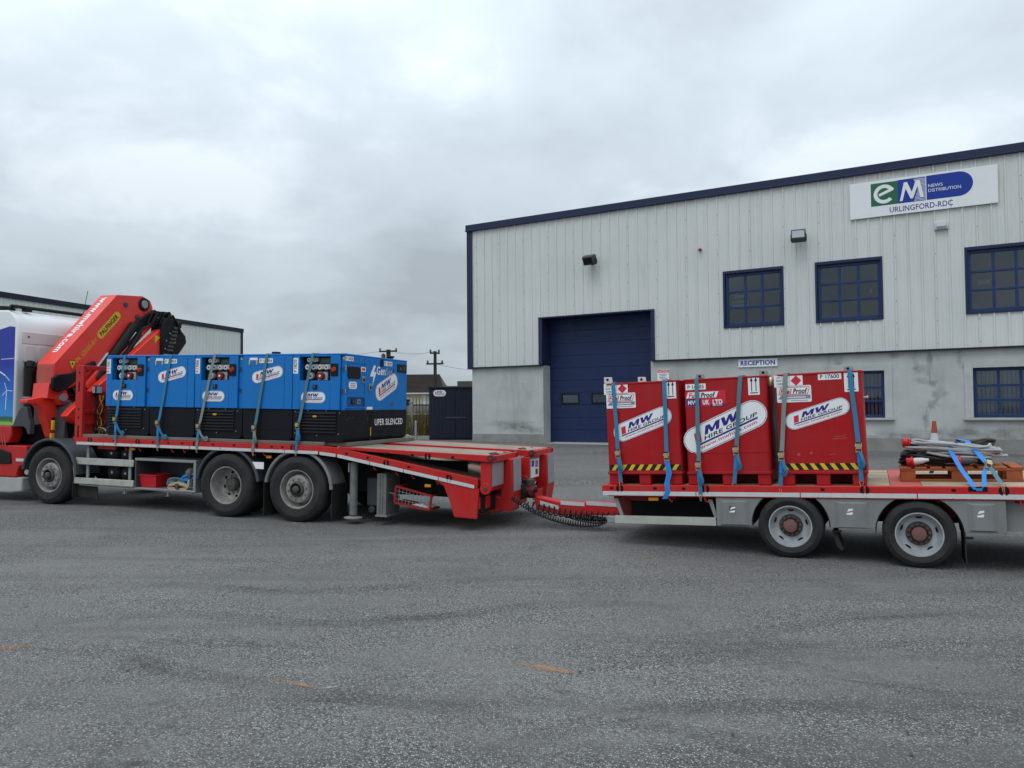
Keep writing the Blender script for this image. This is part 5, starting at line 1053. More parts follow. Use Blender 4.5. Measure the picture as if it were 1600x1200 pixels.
def generator(k, panel, label, num, yoff=0.0):
    x0 = 1.250 + k * .9615
    g = empty('generator', FT.M @ Matrix.Translation((x0, .025 + yoff, .757)) @ Matrix.Rotation(random.uniform(-.004, .004), 4, 'Z')); tag(g, label, 'generator', 'blue generators on the lorry deck')
    m = MB(); m.prism([(.0, .05), (.05, .0), (GW - .05, .0), (GW, .05), (GW, GB), (0, GB)], 'y', .02, GD, 'gen_black'); base = m.build('base', g, bev=.012)
    m = MB(); m.box(.02, GW - .02, .12, GD - .001, GB, GH_ - .03, 'gen_blue'); body = m.build('canopy', g)
    m = MB(); m.box(0, GW, .0, GD + .01, GH_ - .03, GH_, 'gen_blue'); m.build('roof', g, bev=.012)
    cav = (.125, .69, .965, 1.345)
    m = MB()
    if panel: wall_boxes(m, .0, .865, GB, GH_ - .03, .0, .12, [cav], 'gen_blue'); m.box(.865, GW, .035, .12, GB, GH_ - .03, 'gen_blue')
    else: m.box(0, GW, .0, .12, GB, GH_ - .03, 'gen_blue')
    m.build('end_panel', g, bev=.006)
    for q in (0, GW - .03): m = MB(); m.box(q, q + .03, .121, GD - .01, GB, GH_ - .03, 'gen_blue'); m.build('side_panel', g, bev=.004)
    if panel:
        m = MB(); m.box(cav[0], cav[1], .105, .119, cav[2], cav[3], 'black'); cp = m.build('control_panel', g)
        m = MB(); m.box(.20, .70, .09, .104, .975, 1.34, 'black'); m.build('panel_face', cp, bev=.004)
        for (x_, z_) in ((.24, 1.18), (.355, 1.18), (.47, 1.18), (.585, 1.18), (.26, 1.295), (.365, 1.295)): o = inst('socket', SOC, cp, (x_, .09, z_));  o.scale = (1, 1, 1) if z_ < 1.2 else (.8, .8, .8)
        inst('socket', SOCR, cp, (.30, .09, 1.04)); inst('power_socket', SOCB, cp, (.50, .09, 1.04))
        m = MB(); m.box(.455, .66, .075, .09, 1.24, 1.33, 'slate_grey'); m.box(.49, .62, .072, .076, 1.265, 1.305, 'ink_green'); m.build('meter', cp, bev=.003)
        m = MB(); m.box(.705, .83, -.02, .0, 1.04, 1.235, 'black'); es = m.build('stop_box', g, bev=.008); m = MB(); m.cyl((.765, -.02, 1.14), (.765, -.05, 1.14), .032, 'lens_red', n=16); m.cyl((.765, -.02, 1.14), (.765, -.024, 1.14), .036, 'amber', n=16); m.build('stop_button', es)
        m = MB(); m.box(.38, .455, -.018, 0, .83, .90, 'black'); m.box(.395, .44, -.028, -.018, .842, .888, 'slate_grey'); m.build('door_latch', g, bev=.004)
        mw_sticker(g, (.385, -.001, .70), XX, ZZ, .45, .175)
        m = MB(); m.flat(rect(-.045, .045, -.125, .125), (.055, -.001, 1.20), XX, ZZ, 'sticker', .002); lb = m.build('number_label', g); m = MB(); m.text(num, (.072, -.001, 1.20), ZZ, -XX, 'ink_black', size=.05, fitw=.2, bold=.02, off=.003); m.build('lettering', lb)
        for z_ in (1.15, .80): inst('hinge', HINGE, g, (.905, .035, z_))
        m = MB(); m.box(.895, .925, .03, .036, 1.30, 1.34, 'ink_yellow'); m.build('yellow_tag', g)
        for i in range(7): m = MB(); z_ = .14 + i * .05; m.prism([(.018, z_), (-.006, z_ + .004), (.018, z_ + .036)], 'x', .07, .80, 'gen_black'); m.build('louvre', base)
        for x_, z_ in ((.05, .47), (.28, .49), (.62, .49), (.86, .46), (.05, .13), (.45, .10), (.84, .13)): m = MB(); m.cyl((x_, .02, z_), (x_, .012, z_), .009, 'galv', n=6); m.build('rivet', base)
        if k: m = MB(); m.prism(pill(.075, .028), 'y', -.004, -.0015, 'ink_yellow'); o = m.build('yellow_tag', base); o.location = (.42, 0, .40)
    else:
        mw_sticker(g, (.48, -.001, 1.06), XX, ZZ, .60, .19, R(13))
        plate(g, 'number_label', (.45, -.001, 1.285), XX, ZZ, .26, .075, num)
        plate(g, 'white_label', (.21, -.001, 1.315), XX, ZZ, .15, .04)
        for x_ in (.135, .275): m = MB(); m.box(x_ - .012, x_ + .012, -.012, 0, 1.22, 1.30, 'ink_yellow'); m.build('yellow_tag', g, bev=.004)
        m = MB(); m.box(.80, .806, -.003, 0, GB, GH_ - .05, 'gen_blue_dark'); m.build('panel_seam', g)
        m = MB(); m.box(.02, GW - .02, .015, .022, .18, .19, 'black'); m.build('base_seam', base)
    if k in (3, 4):
        m = MB(); yq = .4 if k == 3 else 1.75; m.cyl((.35 if k == 3 else .8, yq, GH_), (.35 if k == 3 else .8, yq, GH_ + .035), .05, 'black', n=14); m.cyl((.35 if k == 3 else .8, yq, GH_ + .03), (.35 if k == 3 else .8, yq, GH_ + .06), .075, 'black', n=14); m.build('exhaust_cap', g, bev=.01)
    return g, base
generator(0, True, 'leftmost blue generator, sockets facing out, next to the red headboard', 'F-17001')
generator(1, False, 'plain-ended blue generator with tilted white sticker, second from the crane', 'P 17003')
generator(2, True, 'middle blue generator with sockets, crossed by the grey-green strap', 'F-17008')
generator(3, False, 'plain-ended blue generator with a dark cap on its roof, second from the lorry tail', 'P 17004')
g5, base5 = generator(4, True, 'rightmost blue generator, its long side with white lettering facing the lorry tail', 'P 18270')
# long side of the last generator (faces the lorry tail)
E_ = GW + .0005
def side(y_, z_): return V((E_, y_, z_))
m = MB(); m.box(GW, GW + .004, .60, .606, GB, GH_ - .04, 'gen_blue_dark'); m.build('panel_seam', g5)
m = MB(); m.box(GW, GW + .004, .03, .60, GH_ - .15, GH_ - .144, 'gen_blue_dark'); m.build('panel_seam', g5)
m = MB(); m.prism(rrect(.38, .19, .04), 'x', 0, .012, 'black'); o = m.build('viewing_window', g5, bev=.004); o.location = (GW, .27, 1.10)
plate(g5, 'number_label', side(.13, 1.315), YY, ZZ, .24, .07, 'P 1828'); plate(g5, 'number_label', side(1.40, 1.30), YY, ZZ, .28, .075, 'P 1828')
w2_ = plate(g5, 'warning_label', side(.56, 1.165), YY, ZZ, .15, .075); m = MB(); m.flat(rect(-.05, .05, -.02, .02), side(.56, 1.165), YY, ZZ, 'ink_red', .003); m.build('lettering', w2_)
w2_ = plate(g5, 'round_label', side(.24, .90), YY, ZZ, .25, .115, r=.05); m = MB()
for q in (-.03, 0, .03): m.flat(rect(-.08, .08, q - .006, q + .006), side(.24, .90), YY, ZZ, 'ink_grey', .003)
m.build('lettering', w2_)
for y_, z_ in ((.56, 1.0), (.78, .88)): m = MB(); m.box(GW, GW + .015, y_ - .045, y_ + .045, z_ - .055, z_ + .055, 'galv'); m.box(GW + .015, GW + .022, y_ - .025, y_ + .025, z_ - .03, z_ + .02, 'black'); m.build('door_latch', g5, bev=.008)
m = MB(); wall_boxes(m, -.30, .30, -.10, .10, -.02, 0, [(-.27, .27, -.075, .075)], 'gen_blue'); m.box(-.27, .27, -.002, .0, -.075, .075, 'gen_blue_dark'); o = m.build('socket_recess', g5); o.location = (GW, .32, .635); o.rotation_euler.z = math.pi / 2
for y_, c in ((.24, 'black'), (.42, 'galv')): m = MB(); m.box(GW + .0, GW + .014, y_ - .045, y_ + .045, .60, .68, c); m.box(GW + .014, GW + .02, y_ - .02, y_ + .02, .62, .66, 'slate_grey'); m.build('socket', g5, bev=.008)
for y_, z_ in ((.03, 1.17), (.03, .81), (1.55, 1.18), (1.52, .60)): o = inst('hinge', HINGE, g5, (GW, y_, z_), (0, 0, math.pi / 2))
plate(g5, 'white_label', side(.78, .535), YY, ZZ, .19, .045)
mw_sticker(g5, side(1.36, .90), YY, ZZ, .82, .30, R(21))
m = MB(); m.flat([(.0, .02), (.10, .16), (.17, .16), (.11, .05), (.19, .05), (.06, -.19), (.09, -.03), (-.02, -.03)], side(.80, 1.09), YY, ZZ, 'sticker', .002); m.build('lightning_mark', g5)
m = MB(); m.text('Gen', side(1.0, 1.10), YY, ZZ, 'sticker', size=.135, fitw=.30, bold=.02, off=.002, align='LEFT'); m.text('Set', side(1.32, 1.10), YY, ZZ, 'cable_grey', size=.125, fitw=.24, off=.002, align='LEFT'); m.build('lettering', g5)
m = MB(); m.box(GW, GW + .006, 1.12, 1.22, 1.24, 1.36, 'black'); m.build('vent', g5); m = MB(); m.box(GW, GW + .012, 1.73, 2.08, 1.17, 1.31, 'black'); m.box(GW + .012, GW + .015, 1.80, 1.9, 1.2, 1.26, 'slate_grey'); m.box(GW + .012, GW + .015, 1.95, 2.02, 1.2, 1.28, 'slate_grey'); m.build('display', g5, bev=.006)
m = MB(); m.text('UPER SILENCED', V((E_ + .0, 1.46, .25)), YY, ZZ, 'sticker', size=.105, fitw=1.0, bold=.012, off=.002); m.build('lettering', base5)
for y_ in (.37, 1.27): m = MB(); m.flat(rect(y_ - .18, y_ + .18, .055, .15), (E_, 0, 0), YY, ZZ, 'hole', .001); m.build('fork_pocket', base5)
m = MB(); m.box(GW - .05, GW + .004, .79, .87, .0, GB - .03, 'hole'); m.box(GW + .002, GW + .008, .81, .83, .08, .22, 'ink_yellow'); m.build('base_gap', base5)
for y_, z_ in ((.08, .36), (.16, .38), (.26, .385), (.65, .44), (.72, .36), (.98, .43), (1.1, .42), (1.2, .45)): m = MB(); m.cyl((GW, y_, z_), (GW + .006, y_, z_), .012, 'slate_grey', n=8); m.build('rivet', base5)
# floor edge under the generators
m = MB(); m.box(.66, 5.7, .012, .10, .701, .757, 'deck_dirt'); m.build('floor_edge', LO, bev=.008)
m = MB(); m.box(.76, 6.1, .10, 2.4, .697, .755, 'deck_dirt'); m.build('floor_sheet', LO, bev=.004)

# ================================================================== ratchet straps
rt = MB()
for s_ in (-1, 1): rt.prism([(-.012, -.055), (.010, -.05), (.014, .045), (-.005, .06), (-.020, .02)], 'x', s_ * .030 - .003, s_ * .030 + .003, 'brass_steel')
rt.cyl((-.036, -.012, .02), (.036, -.012, .02), .016, 'steel', n=10); rt.cyl((-.034, .0, -.045), (.034, .0, -.045), .010, 'brass_steel', n=8); rt.box(-.026, .026, -.034, -.026, -.01, .055, 'brass_steel'); rt.cyl((-.03, -.030, .06), (.03, -.030, .06), .009, 'black', n=8); RATCH = rt.mesh('ratchet')
hk = MB(); hk.tube([(-.026, 0, .045), (.026, 0, .045), (.008, -.004, -.008), (.008, -.002, -.035), (.004, .02, -.045)], .0045, 'brass_steel', n=6); hk.tube([(-.026, 0, .045), (-.008, -.004, -.008), (-.008, -.002, -.035), (-.004, .02, -.045)], .0045, 'brass_steel', n=6); HOOK = hk.mesh('strap_hook')
def strap(FR, label, group, top, back, rat, end, mat, mat2, yf, ybot, tail=None, hw=.025):
    """webbing over the load (back..top), down its face to a ratchet and on to a hook at the rave"""
    s = empty('ratchet_strap', FR.M @ Matrix.Translation((end[0], ybot, end[1]))); tag(s, label, 'strap', group); o = V((end[0], ybot, end[1]))
    tu, tw = top; ru, rw = rat; m = MB()
    pts = [V((tu + back[0], back[1], back[2])), V((tu, back[1], tw + .012)), V((tu, yf + .10, tw + .012)), V((tu, yf - .004, tw + .006)), V((tu + (ru - tu) * .04, yf - .014, tw + (rw - tw) * .04))]
    for q in (.3, .6, .9): pts.append(V((tu + (ru - tu) * q + random.uniform(-.003, .003), yf - .014 + (ybot - yf) * q * .6, tw + (rw - tw) * q)))
    pts.append(V((ru, ybot - .006, rw + .03)))
    h = V((hw, 0, 0)); m.ribbon([p - o for p in pts], h, mat, .004); m.build('webbing', s)
    inst('ratchet', RATCH, s, V((ru, ybot - .012, rw)) - o)
    m = MB(); low = [V((ru, ybot - .008, rw - .03)), V((ru + (end[0] - ru) * .5 + .003, ybot - .012, rw + (end[1] - rw) * .5)), V((end[0], ybot - .006, end[1] + .05))]
    m.ribbon([p - o for p in low], h * .95, mat2, .004); m.ribbon([p - o + V((.004, -.006, 0)) for p in low[:2]], h * .8, 'strap_bright', .004); m.build('short_webbing', s)
    inst('strap_hook', HOOK, s, (0, -.004, 0))
    if tail:
        m = MB()
        if tail == 'roll':
            c = V((ru + .16, ybot - .01, end[1] + .20)) - o; m.ribbon([V((ru + .01, ybot - .02, rw - .02)) - o, V((ru + .08, ybot - .03, rw - .14)) - o, c + V((-.035, 0, .0))], (0, .018, .012), mat2, .004)
            for j in range(3): m.tube([c + V(((.012 + .012 * j) * math.cos(a), 0, (.012 + .012 * j) * math.sin(a))) for a in [i * .6 for i in range(11)]], .009, mat2, n=6)
        elif tail == 'loop': m.ribbon([V((ru + .01, ybot - .02, rw - .03)) - o, V((ru + .03, ybot - .045, rw - .10)) - o, V((ru + .05, ybot - .04, rw - .18)) - o, V((ru + .035, ybot - .03, rw - .23)) - o, V((ru + .015, ybot - .03, rw - .16)) - o], (.016, .014, 0), mat2, .005)
        elif tail == 'hang': m.ribbon([V((ru + .0, ybot - .02, rw - .05)) - o, V((ru + .03, ybot - .03, rw - .20)) - o, V((ru - .01, ybot - .04, rw - .34)) - o, V((ru + .005, ybot - .05, rw - .43)) - o, V((ru - .04, ybot - .05, rw - .53)) - o], (.03, .012, .0), 'strap_bright', .006)
        m.build('loose_tail', s)
    return s
TB = (0, 2.16, 1.3); gt = 2.150
GS = 'ratchet straps over the generators'
strap(FT, 'blue ratchet strap over the leftmost generator', GS, (1.67, gt), TB, (1.53, 1.02), (1.54, .60), 'strap_blue', 'strap_blue', .025, -.015, 'roll')
strap(FT, 'blue ratchet strap over the second generator, its tail rolled up', GS, (2.67, gt), TB, (2.46, .98), (2.46, .56), 'strap_blue', 'strap_blue', .025, -.015, 'roll')
strap(FT, 'dirty grey-green ratchet strap over the middle generator', GS, (3.58, gt), TB, (3.31, .94), (3.28, .55), 'strap_grey', 'strap_grey', .025, -.015, 'roll')
strap(FT, 'teal ratchet strap over the fourth generator above the gap between the rear wheels', GS, (4.61, gt), TB, (4.42, .94), (4.40, .54), 'strap_teal', 'strap_grey', .025, -.015, 'loop')
strap(FT, 'teal ratchet strap over the rightmost generator', GS, (5.47, gt), TB, (5.24, 1.0), (5.21, .56), 'strap_teal', 'strap_blue', .025, -.015, 'loop')

# ================================================================== things in the tool locker
bx_ = empty('plastic_crate', FT.M @ Matrix.Translation((1.95, .12, -.132))); tag(bx_, 'red plastic crate in the open tool locker under the lorry deck', 'crate')
m = MB(); W_, D_, H_ = .36, .36, .20
m.add([(.02, .02, 0), (W_ - .02, .02, 0), (W_ - .02, D_ - .02, 0), (.02, D_ - .02, 0), (0, 0, H_), (W_, 0, H_), (W_, D_, H_), (0, D_, H_)], [(0, 3, 2, 1), (0, 1, 5, 4), (1, 2, 6, 5), (2, 3, 7, 6), (3, 0, 4, 7)], 'crate_red')
m.build('body', bx_); m = MB(); wall_boxes(m, -.012, W_ + .012, -.012, D_ + .012, 0, .02, [(.01, W_ - .01, .01, D_ - .01)], 'crate_red'); o = m.build('rim', bx_, bev=.004); o.rotation_euler.x = math.pi / 2; o.location = (0, 0, H_)
o.rotation_euler.x = math.pi / 2; o.location = (0, 0, H_ + .02); o.scale = (1, -1, -1)
def bundle(label, u, v, w_, r_, mat, n, tilt=0.0):
    b = empty('strap_bundle', FT.M @ Matrix.Translation((u, v, w_))); tag(b, label, 'strap bundle', 'folded straps in the tool locker'); m = MB()
    for i in range(n): m.tube([(r_ * 2.0 * math.cos(a) * (1 - .05 * i), -.02 + .012 * (i % 2), r_ * .5 * math.sin(a) + .024 * i + tilt * r_ * 2 * math.cos(a)) for a in [j * math.pi / 8 for j in range(16)]], .020, mat, n=6, closed=True)
    m.build('folded_webbing', b); m = MB(); m.box(-.03, .03, -.06, .02, -.02, .02 + .024 * n, 'hub_dark'); m.build('ratchet', b, bev=.006)
bundle('pale blue folded strap lying in the tool locker', 2.68, .2, -.05, .09, 'strap_teal', 3)
bundle('tan folded strap lying lowest in the tool locker', 2.80, .12, -.10, .10, 'glove_tan', 2)
bundle('bright blue folded strap on top of the pile in the tool locker', 2.97, .22, .07, .09, 'strap_bright', 2, .2)
bundle('dusty cream folded strap at the top right in the tool locker', 3.0, .25, .14, .07, 'glove_tan', 2, -.1)
bundle('grey folded strap against the right wall of the tool locker', 3.07, .15, -.06, .045, 'cable_grey', 4)
# ================================================================== TRAILER
TL = empty('drawbar_trailer', FL.M.copy()); tag(TL, 'red drawbar trailer with grey wheel panels, carrying red fuel tanks and a pallet', 'trailer')
TD = .482; TX0, TX1 = -2.335, 4.6
for y0, y1 in ((-.010, .06), (2.42, 2.49)):
    m = MB(); m.prism([(TX0, .37), (TX0 + .10, .335), (TX1, .335), (TX1, TD), (TX0, TD)], 'y', y0, y1, 'red_paint'); m.build('side_rave', TL, bev=.008)
tape(TL, ((TX0 + .01, .349), (2.6, .349)), 1.22, .052)
m = MB(); m.box(TX0, TX0 + .06, .06, 2.42, .34, TD, 'red_paint'); m.build('front_rave', TL, bev=.008)
for u in (-2.09, -.98, .83, 2.19): inst('hook_slot', DSLOT, TL, (u - .0, -.0115, .438))
for u in (-2.20, -1.62, -1.25, .38, 1.72, 2.55): inst('lashing_slot', SLOT, TL, (u, -.0115, .442))
for u in (-1.42, -.97, 2.36): inst('rope_hook', RHOOK, TL, (u, .0, .34))
m = MB(); m.box(1.86, 2.04, -.014, -.008, .43, .482, 'hole'); m.build('lashing_pocket', TL)
# deck: long planks between red cross plates
for i in range(11):
    y0 = .065 + i * .2145
    for a, b in ((TX0 + .07, -.35), (-.30, 1.095), (1.425, 3.0)):
        m = MB(); m.box(a, b, y0, y0 + .211, .440, .479 + random.uniform(-.003, .002), 'deck_wood'); m.build('floor_plank', TL, bev=.004)
m = MB(); m.box(1.10, 1.42, .062, 2.41, .44, .4775, 'faded_red'); m.build('steel_plate', TL); m = MB(); m.box(3.02, TX1, .062, 2.41, .44, .4775, 'faded_red'); m.build('steel_plate', TL)
m = MB(); m.box(.30, 1.10, .062, .10, .44, .4815, 'faded_red'); m.build('edge_strip', TL)
for i in range(9): m = MB(); x_ = -2.2 + i * .75; m.box(x_, x_ + .07, .07, 2.4, .30, .438, 'dark_red'); m.build('cross_bearer', TL)
for y0 in (.75, 1.62): m = MB(); m.box(TX0 + .1, TX1, y0, y0 + .1, .05, .33, 'dark_red'); m.build('chassis_rail', TL, bev=.005)
m = MB(); m.box(-2.1, -.5, .5, .55, -.02, .33, 'chassis'); m.build('dark_fill_panel', TL); m = MB(); m.box(-1.75, -1.05, .58, .72, .0, .3, 'chassis'); m.build('brake_tank', TL, bev=.05)  # the inner sheet is black fill, added to darken the trailer underside
m = MB(); m.prism([(-2.05, .34), (-1.62, .34), (-1.68, .26), (-1.98, .27)], 'y', .12, .14, 'dark_red'); m.build('front_bracket', TL)
amber(TL, -1.66, .03, .30, .13, .045); amber(TL, .62, -.006, .105, .12, .045)
m = MB(); m.box(-2.1, -.5, 2.40, 2.43, -.05, .33, 'chassis'); m.build('far_shade_panel', TL); m = MB(); m.box(1.9, 4.3, 2.40, 2.43, -.05, .33, 'chassis'); m.build('far_shade_panel', TL)  # unseen panels on the far side, added to shade the trailer underside
m = MB(); m.box(-1.9, 3.8, .95, 1.55, -.05, .32, 'chassis'); m.build('air_bag_frame', TL, bev=.03)
# side guard
m = MB(); m.box(-2.19, -.875, .03, .065, -.022, .070, 'alu'); m.box(-2.19, -.875, .03, .09, .070, .076, 'alu'); m.build('guard_rail', TL, bev=.006)
m = MB(); m.box(-2.30, -2.19, .04, .09, -.02, .07, 'galv'); m.build('guard_end', TL, bev=.008)
for (a, b, w0) in ((-2.20, -2.12, .075), (-.97, -.90, .075)):
    m = MB(); m.prism([(a, .30), (a + .055, .30), (b + .045, w0), (b, w0)], 'y', .06, .10, 'galv'); m.build('guard_bracket', TL, bev=.004)
# wheel panels with arched openings
AR = .445
def archpts(cu, cw, s_, w0, w1, n=9):
    return [(cu + s_ * math.sqrt(max(AR ** 2 - (w_ - cw) ** 2, 1e-6)), w_) for w_ in [w0 + (w1 - w0) * i / n for i in range(n + 1)]]
def skirt(pts, u0, u1):
    m = MB(); m.prism(pts, 'y', .005, .02, 'trailer_grey'); s = m.build('wheel_panel', TL, bev=.004)
    if u1 > u0:
        m = MB(); m.add([(u0, .004, .30), (u1, .004, .30), (u1, .004, .0), (u0, .004, .0), (u0 + .05, -.026, .285), (u1 - .05, -.026, .285), (u1 - .05, -.026, .01), (u0 + .05, -.026, .01)], [(4, 5, 6, 7)[::-1], (0, 1, 5, 4)[::-1], (1, 2, 6, 5)[::-1], (2, 3, 7, 6)[::-1], (3, 0, 4, 7)[::-1]], 'trailer_grey'); m.build('pressing', s, smooth=False)
        c = V(((u0 + u1) / 2 - .02, -.0265, .19)); m = MB()
        m.flat(rect(-.035, .035, -.04, .04), c, XX, ZZ, 'ink_black' if u0 < 0.5 else 'trailer_grey', .0005)
        m.flat([(-.03, .0), (-.01, .032), (.034, .036), (.034, .012), (.012, .012), (-.004, .004)], c, XX, ZZ, 'sticker', .0012); m.flat([(-.034, -.036), (.024, -.036), (.034, -.01), (.02, -.004), (-.006, -.014), (-.034, -.016)], c, XX, ZZ, 'sticker', .0012)
        m.build('maker_emblem', s)
c2 = (1.36, -.054)
skirt([(-.86, -.015), (-.86, .333)] + archpts(0, 0, -1, .333, -.015), -.82, -.46)
skirt(archpts(0, 0, 1, -.005, .333) + archpts(*c2, -1, .333, -.005), .50, .86)
skirt(archpts(*c2, 1, -.02, .333) + [(2.20, .333), (2.20, -.02)], 1.84, 2.12)
m = MB(); m.box(2.20, 4.3, .10, .12, -.01, .333, 'trailer_grey'); m.build('rear_panel', TL)
for c in ((0, 0), c2):
    arc(TL, 'mudguard', c[0], c[1], AR - .012, 0, 180, .022, .50, 'black', th=.010, lip=False)
    arc(TL, 'mudguard', c[0], c[1], AR - .012, 0, 180, 1.98, 2.46, 'black', th=.010, lip=False)
m = MB(); m.prism([(.46, -.05), (.50, -.05), (.57, -.26), (.55, -.27), (.50, -.22)], 'y', .04, .46, 'mudflap'); m.build('mud_flap', TL); m = MB(); m.box(1.80, 1.812, .03, .46, -.37, .1, 'mudflap'); m.build('mud_flap', TL)
m = MB(); m.box(.46, .56, .0, .05, -.055, -.035, 'black'); m.build('flap_bracket', TL); m = MB(); m.box(1.80, 1.88, .0, .05, -.09, -.07, 'black'); m.build('flap_bracket', TL)
for c in ((0, 0), c2):
    wheel(TL, 'trailer', (c[0], 0, c[1])); wheel(TL, 'trailer', (c[0], 2.48, c[1]), far=True)
    m = MB(); m.cyl((c[0], .35, c[1]), (c[0], 2.15, c[1]), .06, 'dark_red', n=12); m.build('axle', TL)
# drawbar
HP = FL.M.inverted() @ (FT.M @ V((8.80, 1.27, 0.0)))
yb0, yb1 = HP.y - .10, HP.y + .10
m = MB(); m.prism([(HP.x + .12, HP.z - .07), (HP.x + .20, HP.z + .10), (-3.76, .185), (-3.39, .115), (-2.2, .115), (-2.2, -.075), (-3.45, -.075), (-3.8, .0)], 'y', 1.12, 1.32, 'red_paint'); db = m.build('drawbar', TL, bev=.012)
for (a, b) in (((-3.72, .02), (-3.42, -.03)), ((-3.38, .025), (-3.0, .025)), ((-2.97, .025), (-2.5, .025))):
    k_ = b[1] - a[1]; m = MB(); m.prism([(a[0], a[1] + .05), (b[0], b[1] + .03), (b[0], b[1] + .085), (a[0], a[1] + .11)], 'y', 1.113, 1.117, 'white_tape'); m.build('reflective_tape', db)
m = MB(); m.cyl(HP + V((-.02, -.0, 0)), (-3.75, 1.24, .06), .05, 'dark_red', n=14); m.cyl(HP + V((0, 0, -.04)), HP + V((0, 0, .04)), .085, 'hub_dark', n=18); m.build('towing_eye', db, bev=.006)
m = MB(); m.box(-2.32, -2.1, .6, 1.9, .0, .33, 'dark_red'); m.build('front_crossmember', TL, bev=.01)
# coiled air and electric lines between lorry and trailer
def coil(label, A, B, sag, rad, turns, r_, mids=()):
    A, B = V(A), V(B); n = turns * 9; base = []
    for i in range(n + 1):
        t = i / n; p = A.lerp(B, t); p.z -= sag * 4 * t * (1 - t); base.append(p)
    m = MB(); pts = []
    for i, p in enumerate(base):
        d = (base[min(i + 1, n)] - base[max(i - 1, 0)]).normalized(); a = d.cross(V((0, 0, 1))).normalized(); b = d.cross(a); t = i / n
        k = min(1, t * 12, (1 - t) * 12); f = 2 * math.pi * i / 9; pts.append(p + (a * math.cos(f) + b * math.sin(f)) * rad * k)
    m.tube(pts, r_, 'cable_black', n=5); tag(m.build('coiled_hose'), label, 'hose', 'coiled lines between lorry and trailer')
tw = lambda u, v, w_: FL.P(u, v, w_)
coil('black coiled line hanging lowest between lorry and trailer', FT.P(8.55, .60, .03), tw(-2.62, .98, -.16), .17, .036, 40, .0095)
coil('black coiled line hanging just above the lowest one', FT.P(8.72, 1.10, .0), tw(-2.60, 1.06, -.15), .13, .032, 38, .0095)
coil('black coiled line drooping close under the drawbar', FT.P(8.85, 1.4, -.05), tw(-2.58, 1.14, -.13), .10, .028, 32, .009)
coil('black coiled line wound in wide loops along the red drawbar', tw(-3.95, 1.03, .10), tw(-2.42, 1.03, -.06), .07, .066, 18, .011)
# ================================================================== fuel tanks
hz_ = [(i * .118, 0) for i in range(9)]
def fuel_tank(u0, W_, label, stripe, lug_pos, kind):
    t = empty('fuel_tank', FL.M @ Matrix.Translation((u0, .065, TD))); tag(t, label, 'fuel tank', 'red fuel tanks on the trailer'); D_ = 1.15; HT = 1.340
    m = MB(); m.prism([(x_ + W_ / 2, y_ + D_ / 2) for x_, y_ in rrect(W_, D_, .05)], 'z', .165, HT - .025, 'tank_red'); m.build('body', t)
    m = MB(); m.prism([(x_ + W_ / 2, y_ + D_ / 2) for x_, y_ in rrect(W_ + .016, D_ + .016, .05)], 'z', HT - .025, HT, 'tank_red'); m.build('lid', t, bev=.006)
    m = MB(); m.prism([(x_ + W_ / 2, y_ + D_ / 2) for x_, y_ in rrect(W_ + .02, D_ + .02, .03)], 'z', .135, .165, 'tank_red'); m.build('skirt', t, bev=.004)
    for x_ in (.0, W_ / 2 - .085, W_ - .17): m = MB(); m.box(x_ + .01, x_ + .16, .01, D_ - .01, .002, .135, 'tank_red'); m.build('foot', t, bev=.006)
    m = MB(); m.box(W_ * .15, W_ * .85, D_ * .3, D_ * .9, .01, .134, 'dark_red'); m.build('underside', t)
    for x_, y_, mt in lug_pos: m = MB(); m.prism([(x_ - .06, HT), (x_ + .06, HT), (x_ + .05, HT + .085), (x_ - .06, HT + .09)], 'y', y_, y_ + .012, mt); lg = m.build('lifting_lug', t, bev=.004); m = MB(); m.cyl((x_ - .01, y_ - .002, HT + .055), (x_ - .01, y_ + .014, HT + .055), .018, 'hole', n=12); m.build('lug_hole', lg)
    if stripe:
        m = MB(); m.flat(rect(.02, W_ - .01, .185, .262), (0, -.0005, 0), XX, ZZ, 'ink_black', .001); st_ = m.build('hazard_tape', t); n = int(W_ / .115); dr = .05 * stripe
        for i in range(n):
            x_ = .05 + i * (W_ - .07) / n; m = MB(); m.flat([(x_, .186), (x_ + .052, .186), (x_ + .052 + dr, .261), (x_ + dr, .261)], (0, -.0005, 0), XX, ZZ, 'ink_yellow', .002); m.build('yellow_bar', st_)
    else:
        m = MB(); m.box(.02, W_ - .02, -.006, .0, .40, .406, 'tank_red'); m.build('panel_seam', t)
    return t
def S(x_, z_): return V((x_, -.001, z_))
def arrows(t, x_, z_, wd=.135, ht=.235):
    p = plate(t, 'arrow_label', S(x_, z_), XX, ZZ, wd, ht, r=.005); m = MB()
    for q in (-.026, .026): m.flat([(q - .005, -.075), (q + .005, -.075), (q + .005, .05), (q + .018, .05), (q, .10), (q - .018, .05), (q - .005, .05)], S(x_, z_), XX, ZZ, 'ink_black', .003)
    m.flat(rect(-.045, .045, -.098, -.086), S(x_, z_), XX, ZZ, 'ink_black', .003); m.build('printed_arrows', p)
def hazard(t, x_, z_):
    p = plate(t, 'gas_label', S(x_ - .09, z_), XX, ZZ, .175, .145); m = MB()
    m.text('UN 1202', S(x_ - .09, z_ + .03), XX, ZZ, 'ink_black', size=.022, fitw=.12, off=.003); m.text('GAS OIL', S(x_ - .09, z_ - .005), XX, ZZ, 'ink_black', size=.024, fitw=.13, bold=.01, off=.003); m.text('DIESEL', S(x_ - .09, z_ - .045), XX, ZZ, 'ink_black', size=.024, fitw=.11, bold=.01, off=.003); m.build('lettering', p)
    p = plate(t, 'flammable_label', S(x_ + .075, z_), XX, ZZ, .15, .145); m = MB(); m.flat([(0, -.062), (.062, 0), (0, .062), (-.062, 0)], S(x_ + .075, z_), XX, ZZ, 'ink_red', .003); m.build('red_diamond', p)
